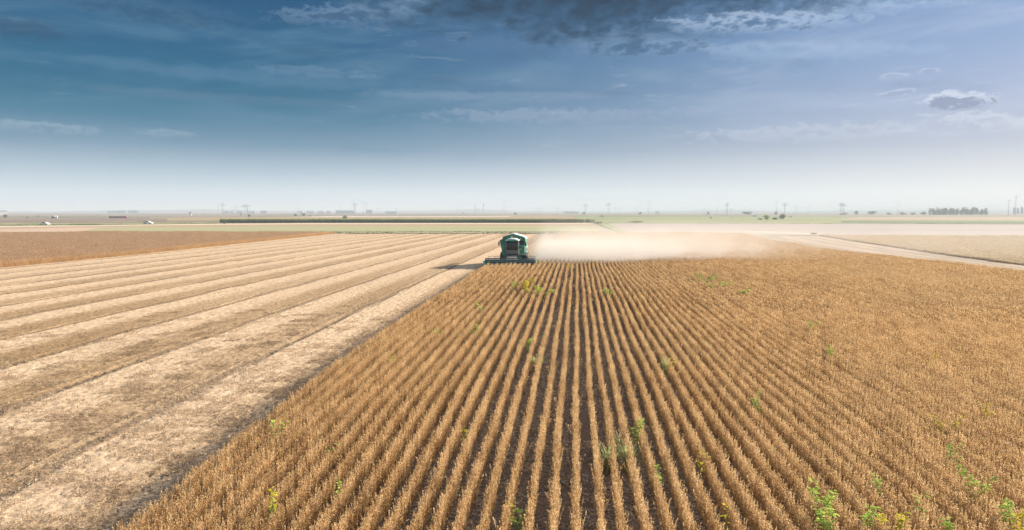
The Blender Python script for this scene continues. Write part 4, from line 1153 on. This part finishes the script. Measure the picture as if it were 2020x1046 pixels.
def leafy_weed(loc, w_, h_, n, lsize, yellow, label, seed, cat='weed'):
    w_ *= 1.15
    rd = random.Random(seed); r_ = empty('weed', loc, rd.uniform(0, 6), label, cat, 'green weeds among the soybeans')
    st, lv = MB(), MB(); stems = []; h_ *= 1.18
    for i in range(max(3, n // 14)):
        a = rd.uniform(0, 6.28); rr = rd.uniform(0.1, 1) * w_ / 2; hh = h_ * rd.uniform(.65, 1.0)
        p0 = Vector((0.05 * math.cos(a), 0.05 * math.sin(a), 0)); p1 = Vector((math.cos(a) * rr * .4, math.sin(a) * rr * .4, hh * .6)); p2 = Vector((math.cos(a) * rr, math.sin(a) * rr, hh))
        st.tube(p0, p1, .008, .006, 5); st.tube(p1, p2, .006, .003, 5); stems.append((p0, p1, p2))
    n = int(n * 2.1)
    for i in range(n):
        p0, p1, p2 = rd.choice(stems); f_ = 1.05 - .7 * rd.random() ** 1.5
        p = p0.lerp(p1, f_ / .6) if f_ < .6 else p1.lerp(p2, (f_ - .6) / .4)
        a = rd.uniform(0, 6.28); d = Vector((math.cos(a), math.sin(a), rd.uniform(-.3, .5)))
        leaf_shape(lv, p + d * .02, d, Vector((0, 0, 1)), lsize * rd.uniform(.6, 1.2), lsize * rd.uniform(.45, .8), min(1, max(0, rd.gauss(.5 + .25 * f_, .2))))
    st.build('stem', stem_m, r_); lv.build('leaves', weed_y if yellow else weed_m, r_)


def grass_tuft(loc, w_, h_, n, dry, label, seed):
    rd = random.Random(seed); r_ = empty('grass_tuft', loc, rd.uniform(0, 6), label, 'grass tuft', 'green weeds among the soybeans')
    for nm, cnt, m_ in (('blades', n, blade_m), ('dry_blades', int(n * dry), dryblade_m)):
        if cnt < 1: continue
        mb = MB()
        for i in range(cnt):
            a = rd.uniform(0, 6.28); reach = w_ / 2 * rd.uniform(.35, 1.15); top = h_ * rd.uniform(.55, 1.1); o_ = Vector((rd.gauss(0, .05), rd.gauss(0, .05), 0))
            k = 7; vs = []; d = Vector((math.cos(a), math.sin(a), 0)); s_ = Vector((-d.y, d.x, 0)); wd_ = rd.uniform(.009, .02)
            for j in range(k + 1):
                q = j / k; p = o_ + d * reach * q ** 1.4 + Vector((0, 0, top * (1.55 * q - 0.85 * q * q) / .70)); ww = wd_ * (1 - q) ** .7 + .001
                vs += [p - s_ * ww, p + s_ * ww]
            mb.add(vs, [(2 * j, 2 * j + 1, 2 * j + 3, 2 * j + 2) for j in range(k)], min(1, max(0, rd.gauss(.5, .22))))
        mb.build(nm, m_, r_)


def wpos(px, py, h=0.62): p = at(px, py, h); return (p.x, p.y, 0.0)


LW = [  # photo x, y, width, height, leaves, leaf size, yellow, label
    (1028, 1018, .50, .50, 26, .10, 0, 'sparse vine weed with round green leaves between rows at the bottom centre'),
    (1006, 1003, .22, .62, 9, .10, 1, 'thin yellow green seedling just left of the bottom centre vine weed'),
    (1256, 838, .42, .98, 44, .10, 0, 'bright green leafy weed standing on a row above the big grass tuft'),
    (1300, 938, .50, .66, 30, .10, 0, 'green weed beside the soil gap just right of the big grass tuft'),
    (1433, 1019, .16, .72, 5, .11, 1, 'few yellow leaves on a row at the bottom, right of centre'),
    (1382, 908, .50, .72, 16, .08, 1, 'sprinkle of yellow green leaves on a row right of the green weed'),
    (915, 847, .26, .74, 14, .09, 1, 'yellow leaved weed on a row left of the centre rows'),
    (934, 648, .80, .92, 44, .13, 0, 'green weed left of centre below the smaller one near the harvester'),
    (951, 604, .9, .92, 36, .15, 0, 'green weed on the left rows between the harvester and a larger weed'),
    (1040, 672, .7, .85, 34, .13, 0, 'green weed filling the gap between two rows above the small dry tuft'),
    (1320, 718, .5, .84, 20, .10, 1, 'slanting yellow green weed right of centre'),
    (1497, 789, .5, .85, 36, .10, 0, 'dark green weed standing alone right of the centre rows'),
    (1620, 985, .72, .84, 80, .11, 0, 'dense clump of green leaves low on the right, upper part of a pair'),
    (1636, 1028, .50, .78, 48, .12, 0, 'green leafy clump at the bottom edge below the dense right clump'),
    (1711, 1018, .42, .84, 36, .11, 0, 'upright green weed with large leaves right of the dense clump'),
    (1767, 1032, .46, .82, 26, .12, 1, 'yellow green leaves at the bottom edge between two green weeds'),
    (1735, 954, .38, .84, 22, .10, 0, 'small weed with pale green top leaves above the bottom right weeds'),
    (1928, 958, .66, .84, 46, .11, 0, 'arching green weed near the lower right corner'),
    (1997, 1004, .46, .90, 54, .10, 0, 'green weed against the right edge near the lower corner'),
    (2012, 1032, .36, .86, 36, .10, 1, 'yellowing weed in the lower right corner'),
    (1634, 694, 1.1, .86, 48, .12, 0, 'wide patch of pale green leaves amid the right half of the crop'),
    (1600, 642, .8, .90, 32, .13, 0, 'small green patch above the wide pale green one'),
    (1863, 830, .8, .84, 30, .10, 1, 'yellow flecked weed in the right part of the crop'),
    (1880, 893, .8, .82, 30, .09, 0, 'thin green weed below the yellow flecked one on the right'),
    (1942, 806, .6, .82, 20, .10, 1, 'thin weed with yellow leaf tips near the right edge'),
    (1838, 711, .5, .84, 18, .12, 1, 'small weed with two yellow tips far right of the pale green patch'),
    (1882, 1036, .36, .78, 26, .10, 0, 'green weed cut by the bottom edge left of the arching weed'),
    (1813, 1000, .34, .80, 16, .09, 0, 'faint green sprig between the upright weed and the arching weed'),
    (537, 985, .50, .92, 36, .08, 1, 'tall vine with yellow flowers near the crop edge at lower left'),
    (532, 1006, .36, .70, 26, .08, 0, 'green leaves at the foot of the tall yellow flowered vine'),
    (545, 840, .60, .86, 26, .10, 0, 'small green weed close to the left edge of the crop'),
    (660, 968, .36, .84, 14, .09, 0, 'pale weed in the left rows right of the yellow flowered vine'),
    (775, 703, .36, .92, 20, .10, 1, 'thin upright yellow green weed in the upper left rows'),
    (866, 656, .6, .88, 26, .12, 0, 'small green weed in the upper left rows beside a thin yellow one'),
    (648, 889, .5, .80, 14, .09, 0, 'sparse green sprig amid the left rows'),
    (1038, 564, 2.0, .98, 100, .22, 1, 'bright green patch of weeds in front of the header, left one'),
    (1066, 572, 1.9, .98, 100, .22, 0, 'bright green patch of weeds in front of the header, right one'),
    (1007, 562, 1.0, .92, 40, .20, 0, 'small green patch left of the two bright patches near the header'),
    (1052, 552, 1.0, .92, 34, .20, 1, 'small patch just above the two bright patches near the header'),
    (1203, 575, 1.1, .96, 50, .20, 0, 'green weed on a row right of the bright patches near the header'),
    (1118, 524, .9, .98, 30, .20, 1, 'yellow green weed on a row at the edge of the dust'),
    (1386, 548, 3.4, .90, 90, .22, 0, 'wide dull green patch in the far part of the crop'),
    (1412, 560, 3.0, .88, 70, .22, 0, 'dull green patch just below the widest far patch'),
    (1470, 575, 1.6, .90, 40, .22, 0, 'small yellow green patch right of the wide dull green ones'),
]
for i, (px, py, w_, h_, n_, ls, ye, lab) in enumerate(LW): leafy_weed(wpos(px, py, h_ * .85), w_, h_, n_, ls, ye, lab, 900 + i)
GT = [(1198, 915, 1.05, .72, 60, .6, 'big arching grass tuft with green blades astride a row low in the centre', .3),
      (1237, 912, 1.0, .72, 45, .9, 'right half of the big tuft, yellower and drier long blades', .3),
      (1216, 880, .6, .62, 30, 1.0, 'thin dry grass stalks above the big arching tuft', .3),
      (1058, 724, 1.0, .72, 60, 1.2, 'small dry grass tuft in the gap left of the centre rows', .3),
      (1311, 716, .7, .84, 24, .6, 'yellowish grass tuft leaning out of a row right of centre', .6)]
for i, (px, py, w_, h_, n_, dr, lab, zz_) in enumerate(GT): grass_tuft(wpos(px, py, zz_), w_, h_, n_, dr, lab, 700 + i)

# ------------------------------------------------------------------ masts and pylons on the skyline
BD = 1500.0                                            # how far off the line of masts stands


def pylon_mesh(h, arms):
    b = MB(); w0, w1 = h * 0.055, h * 0.016
    for sx in (-1, 1):
        for sy in (-1, 1): b.tube((sx * w0, sy * w0, 0), (sx * w1, sy * w1, h),   .17, .13, 4)
    k = 9
    for i in range(k):
        q0, q1 = i / k, (i + 1) / k; a0 = w0 + (w1 - w0) * q0; a1 = w0 + (w1 - w0) * q1
        for sy in (-1, 1):
            b.tube((-a0, sy * a0, h * q0), (a1, sy * a1, h * q1), .09, .09, 4); b.tube((a0, sy * a0, h * q0), (-a1, sy * a1, h * q1), .09, .09, 4)
    a = MB()
    for z_, L_ in arms:
        a.tube((-L_, 0, h * z_), (0, 0, h * z_ + 1.0), .22, .3, 4); a.tube((L_, 0, h * z_), (0, 0, h * z_ + 1.0), .22, .3, 4); a.tube((-L_, 0, h * z_), (L_, 0, h * z_), .22, .22, 4)
    return b, a


def far_xy(px, d_): r = px_dir(px, 418); r.z = 0; r.normalize(); return (r.x * d_, r.y * d_, 0)


PY = 'power line masts on the skyline'
for px, top, kind, lab in (
    (431, 408, 't', 'faint short mast at the left end of the left cluster'), (439, 402, 'p', 'tallest pylon of the left cluster'),
    (463, 408.5, 't', 'short thin mast left of the paired pylons'), (468, 408, 't', 'short thin mast touching the paired pylons on their left'),
    (482, 405, 'p', 'left pylon of a close pair with shared crossarms'), (487.5, 405, 'p', 'right pylon of a close pair with shared crossarms'),
    (588, 410, 't', 'very faint mast left of the pair of dark trees'), (671, 409, 't', 'short mast just left of the pale green tree'),
    (700, 401, 'p', 'slim pylon left of two thin masts'), (716.5, 399, 't', 'fainter mast between the slim pylon and the darker mast'),
    (723.5, 401, 'm', 'darker thin mast right of the faint one'), (745, 411, 't', 'short faint mast right of the darker thin mast'),
    (783, 411, 't', 'short faint mast in the gap left of the upright tiny tree'), (902, 409.5, 't', 'short mast left of the two thick masts'),
    (937.5, 402.5, 'k', 'thick topped mast left of the floating darker one'), (943, 411, 't', 'short mast at the foot of the thick topped mast'),
    (953.5, 400.5, 'k', 'thick topped mast right of its twin above the harvester'), (994.5, 392, 'm', 'tallest and faintest thin mast above the harvester'),
    (1058, 411, 't', 'short faint mast right of the harvester, first of three'), (1066, 411.5, 't', 'short faint mast right of the harvester, middle of three'),
    (1100, 410, 't', 'short faint mast right of the harvester, last of three'), (1155, 402.5, 'p', 'pylon with small head rising behind a dark rounded tree'),
    (1200.5, 401, 'p', 'pylon with wide flat head left of the tall thin mast'), (1214.5, 410.5, 't', 'left one of two short masts right of the flat headed pylon'),
    (1222.5, 409.5, 't', 'right one of two short masts right of the flat headed pylon'), (1257, 408.5, 't', 'short mast just left of the tall thin mast'),
    (1279.5, 396, 'm', 'tall thin mast rising beside a small dark tree'), (1389, 410, 't', 'short mast left of the pointed dark tree'),
    (1414, 410, 't', 'short mast right of the pointed dark tree'), (1434, 401.5, 'p', 'wide headed pylon between pointed tree and flat clump'),
    (1442, 411, 't', 'short mast just right of the wide headed pylon'), (1532, 397, 'm', 'tall thin mast behind the dark green tree'),
    (1548, 402, 'p', 'faint pylon right of the tall mast near the dark green tree'), (1571, 409, 't', 'short mast left of a similar one right of the dark green tree'),
    (1594, 408.5, 't', 'short mast right of a similar one and right of the dark green tree'), (1658.5, 402.5, 'p', 'left pylon of a pair at the left start of the tree line'),
    (1663.5, 403, 'p', 'right pylon of a pair at the left start of the tree line'), (1771, 399, 't', 'faint mast rising from the middle of the far tree line'),
    (1989, 398.5, 'm', 'faint thin mast right of the big wood'), (2003, 392.5, 'm', 'tallest faint mast near the right edge of the skyline')):
    h_ = CAM_H + (418 - top) / FPX * BD
    o = empty('pylon' if kind == 'p' else 'mast', far_xy(px, BD), random.Random(px).uniform(-.2, .2) - math.atan2(px_dir(px, 418).x, px_dir(px, 418).y), lab, 'pylon' if kind == 'p' else 'mast', PY)
    if kind == 'p':
        b, a = pylon_mesh(h_, ((0.80, 6.5), (0.93, 4.5)) if h_ < 34 else ((0.74, 6), (0.85, 7.0), (0.96, 4.5)))
        b.build('tower', M['galv'], o); a.build('crossarm', M['galv'], o)
    else:
        wd_ = {'t': .26, 'm': .34, 'k': .5}[kind]
        b = MB(); b.tube((0, 0, 0), (0, 0, h_), wd_ * 1.25, wd_ * .7, 8); b.tube((0, 0, 0), (0, 0, .6), wd_ * 2.4, wd_ * 2.2, 8); b.build('pole', M['galv'], o)
        b = MB()
        if kind == 'k': b.tube((0, 0, h_ * .70), (0, 0, h_ * .90), .95, .85, 10); b.build('antenna', M['galv'], o)
        else: b.tube((-2.4, 0, h_ * .93), (2.4, 0, h_ * .93), .28, .28, 6); b.build('crossarm', M['galv'], o)


# ------------------------------------------------------------------ buildings far off
def building(px, d_, w_, dp, h_, label, wall, roof, name='farm_building', gable=True, group=None, wins=4):
    r_ = empty(name, far_xy(px, d_), -math.atan2(px_dir(px, 418).x, px_dir(px, 418).y) + random.Random(px).uniform(-.12, .12), label, 'building', group)
    b = MB(); b.box((0, 0, h_ / 2), (w_, dp, h_)); b.build('wall', wall, r_)
    b = MB(); rh = dp * .22 if gable else .5
    if gable: b.prism_x([(-dp / 2 - .3, h_ + .01), (dp / 2 + .3, h_ + .01), (0, h_ + rh)], -w_ / 2 - .3, w_ / 2 + .3)
    else: b.box((0, 0, h_ + .26), (w_ + .5, dp + .5, .5))
    b.build('roof', roof, r_)
    for i in range(wins):
        b = MB(); b.box(((i + .5) / wins * w_ - w_ / 2, -dp / 2 - .03, h_ * .55), (w_ / wins * .4, .06, h_ * .28)); b.build('window', M['glass'], r_)
    b = MB(); b.box((w_ * .05, -dp / 2 - .04, h_ * .22), (max(1.2, w_ * .06), .08, h_ * .44)); b.build('door', M['grey'], r_)


p = at(109.5, 431.4)
building(109.5, p.length, 2.9, 2.6, 2.2, 'small white house beside a low dark tree on the left plain', M['white'], M['cover'], 'white_house', wins=2)
FB = 'far buildings along the horizon'
for px, d_, w_, h_, gb, wl, lab in (
    (222, 2500, 26, 9, 0, 'hall', 'left one of three pale blue halls above the red trailers'), (240, 2450, 22, 8, 1, 'hall', 'middle one of three pale blue halls above the red trailers'),
    (263, 2500, 28, 11, 0, 'hall', 'right and highest of three pale blue halls above the red trailers'), (6, 2000, 14, 7, 1, 'white', 'white building at the far left edge of the horizon'),
    (375, 1500, 5, 3.4, 1, 'white', 'tiny white hut between the halls and the left mast cluster'), (446, 2300, 16, 9, 0, 'white', 'white block at the foot of the left cluster pylon'),
    (458, 2300, 12, 8, 0, 'white', 'small white block left of the paired pylons'), (474, 2300, 20, 8.5, 0, 'white', 'white block just left below the paired pylons'),
    (497, 2300, 22, 8.5, 0, 'white', 'long white block right of the paired pylons'), (520, 2400, 16, 8, 1, 'hall', 'grey gabled shed right of the white blocks'),
    (594, 2400, 14, 9, 0, 'white', 'white block directly above the right tree of the pair'), (612, 2400, 22, 9, 0, 'white', 'white block right of the pair of dark trees'),
    (633, 2400, 20, 9, 0, 'white', 'white block left of the pale green spreading tree'), (648, 2400, 14, 9.5, 0, 'white', 'smallest white block before the long grey hall'),
    (680, 2400, 60, 11, 0, 'hall', 'long grey blue hall above the pale green spreading tree'), (728, 2400, 20, 11, 1, 'hall', 'grey hall just right of the darker thin mast'),
    (772, 2400, 40, 8, 0, 'hall', 'low long hall right of the grey hall'), (1297, 2400, 14, 8, 0, 'white', 'small white block right of the tall thin mast beside the tree'),
    (1128, 2600, 60, 8, 0, 'white', 'low white line of a building left of the small headed pylon')):
    building(px, d_, w_, 12, h_, lab, M[wl], M['roof'] if gb else M['hall'], gable=bool(gb), group=FB, wins=6)
for px, h_, lab in ((2001, 27, 'left silo near the right edge of the horizon'), (2008, 25, 'middle silo near the right edge of the horizon'), (2016, 30, 'right silo at the right edge of the horizon')):
    o = empty('silo', far_xy(px, 2700), 0, lab, 'silo', 'silos at the right edge')
    b = MB(); b.tube((0, 0, 0), (0, 0, h_ * .7), 3.4, 3.4, 16); b.build('drum', M['galv'], o); b = MB(); b.tube((0, 0, h_ * .7), (0, 0, h_ * .8), 3.6, .5, 16); b.build('roof', M['galv'], o)

# low hills behind the plain
hill_m = field_mat('wooded_hills', [(0.05, 0.07, 0.05), (0.10, 0.11, 0.08)], 0.0008, (1, 1), 0.01, 0.2, bump=0.0)
V = []; F_ = []; n_ = 240
for i in range(n_):
    a = R(-52 + 94 * i / (n_ - 1)); r_ = 5600
    hgt = 0.30 * (30 + 55 * math.exp(-((math.degrees(a) + 30) / 7) ** 2) + 60 * math.exp(-((math.degrees(a) + 9) / 5) ** 2) + 50 * math.exp(-((math.degrees(a) - 11) / 3.5) ** 2) + 45 * math.exp(-((math.degrees(a) - 26) / 8) ** 2))
    hgt += 2.5 * math.sin(i * .35) + 1.5 * math.sin(i * .93)
    for dr, hf in ((-900, 0), (0, .75), (700, 1.0), (1600, .6), (2600, 0)):
        V.append((math.sin(a) * (r_ + dr), math.cos(a) * (r_ + dr), max(0.5 if hf else -1, hgt * hf)))
for i in range(n_ - 1):
    for j in range(4): F_.append((i * 5 + j, (i + 1) * 5 + j, (i + 1) * 5 + j + 1, i * 5 + j + 1))
mb = MB(); mb.add(V, F_); tag(mb.build('hills', hill_m, smooth=True), kind='structure')

# ------------------------------------------------------------------ dust blown off the harvester, and the haze over the plain
def volume_box(name, lo, hi):
    b = MB(); b.box([(a + c_) / 2 for a, c_ in zip(lo, hi)], [c_ - a for a, c_ in zip(lo, hi)])
    m, t = mat(name); o = b.build(name, m); tag(o, kind='stuff'); return o, m, t


o, m, t = volume_box('dust_cloud', (-6.2, 82.0, 0.25), (140, 236, 10.5))
tag(o, 'pale dust blowing off the harvester across the field to the right', 'dust')
pos = t.new('ShaderNodeNewGeometry').outputs['Position']
x, y, z = t.sep(pos)
nz1 = t.noise(t.xyz(t.m('MULTIPLY', x, .6), y, t.m('MULTIPLY', z, 1.6)), 0.075, 4, 0.6, 0.5)
nz2 = t.noise(t.xyz(x, y, t.m('MULTIPLY', z, 1.8)), 0.34, 3, 0.6)
nn = t.m('ADD', t.m('MULTIPLY', nz1, 0.65), t.m('MULTIPLY', nz2, 0.35))
puff = t.mapr(nn, 0.40, 0.60, 0.15, 1.2)
front = t.mapr(t.m('SUBTRACT', y, t.m('ADD', 84.5, t.m('ADD', t.m('MULTIPLY', t.m('MAXIMUM', x, 0.0), 0.03), t.m('MULTIPLY', t.m('SUBTRACT', nz2, .5), 12)))), 0.0, t.mapr(x, -2, 40, 4.0, 22.0))
near_h = t.mapr(x, -6, 22, 0.70, 0.30)                 # how fast it thins with height
zf = t.m('EXPONENT', t.m('MULTIPLY', z, t.m('MULTIPLY', near_h, -1)))
zcap = t.mapr(t.m('ADD', z, t.m('MULTIPLY', t.m('SUBTRACT', nz1, .5), 4)), 2.2, 7.0, 1.0, 0.0)
src = t.m('EXPONENT', t.m('MULTIPLY', t.m('SQRT', t.m('ADD', t.m('POWER', t.m('ADD', x, 4.0), 2.0), t.m('POWER', t.m('SUBTRACT', y, 88.0), 2.0))), -0.11))
spread = t.m('MULTIPLY', t.mapr(x, 0, 120, 1.0, 0.35, smooth=False), t.mapr(x, 100, 138, 1.0, 0.0))
lft = t.mapr(t.m('ADD', x, t.m('MULTIPLY', t.m('SUBTRACT', y, 86), -0.03)), -6.2, -4.2)
back = t.mapr(y, 120, 225, 1.0, 0.30)
dens = t.m('ADD', t.m('MULTIPLY', src, 2.2), t.m('MULTIPLY', t.m('MULTIPLY', spread, back), 0.015))
dens = t.m('MULTIPLY', t.m('MULTIPLY', dens, puff), t.m('MULTIPLY', t.m('MULTIPLY', zf, zcap), t.m('MULTIPLY', front, lft)))
pv = t.new('ShaderNodeVolumePrincipled'); pv.inputs['Color'].default_value = (0.95, 0.89, 0.82, 1); pv.inputs['Anisotropy'].default_value = 0.0
t.put(pv.inputs['Density'], dens)
ov = t.new('ShaderNodeOutputMaterial'); t.l.new(pv.outputs[0], ov.inputs['Volume'])
DUST = o

HZ = 0.00032
o, m, t = volume_box('haze', (-15500, -250, -1.0), (15500, 15500, 38.5))
pv = t.new('ShaderNodeVolumePrincipled'); pv.inputs['Color'].default_value = (0.595, 0.665, 0.735, 1); pv.inputs['Density'].default_value = HZ
pv.inputs['Anisotropy'].default_value = 0.0
ov = t.new('ShaderNodeOutputMaterial'); t.l.new(pv.outputs[0], ov.inputs['Volume'])
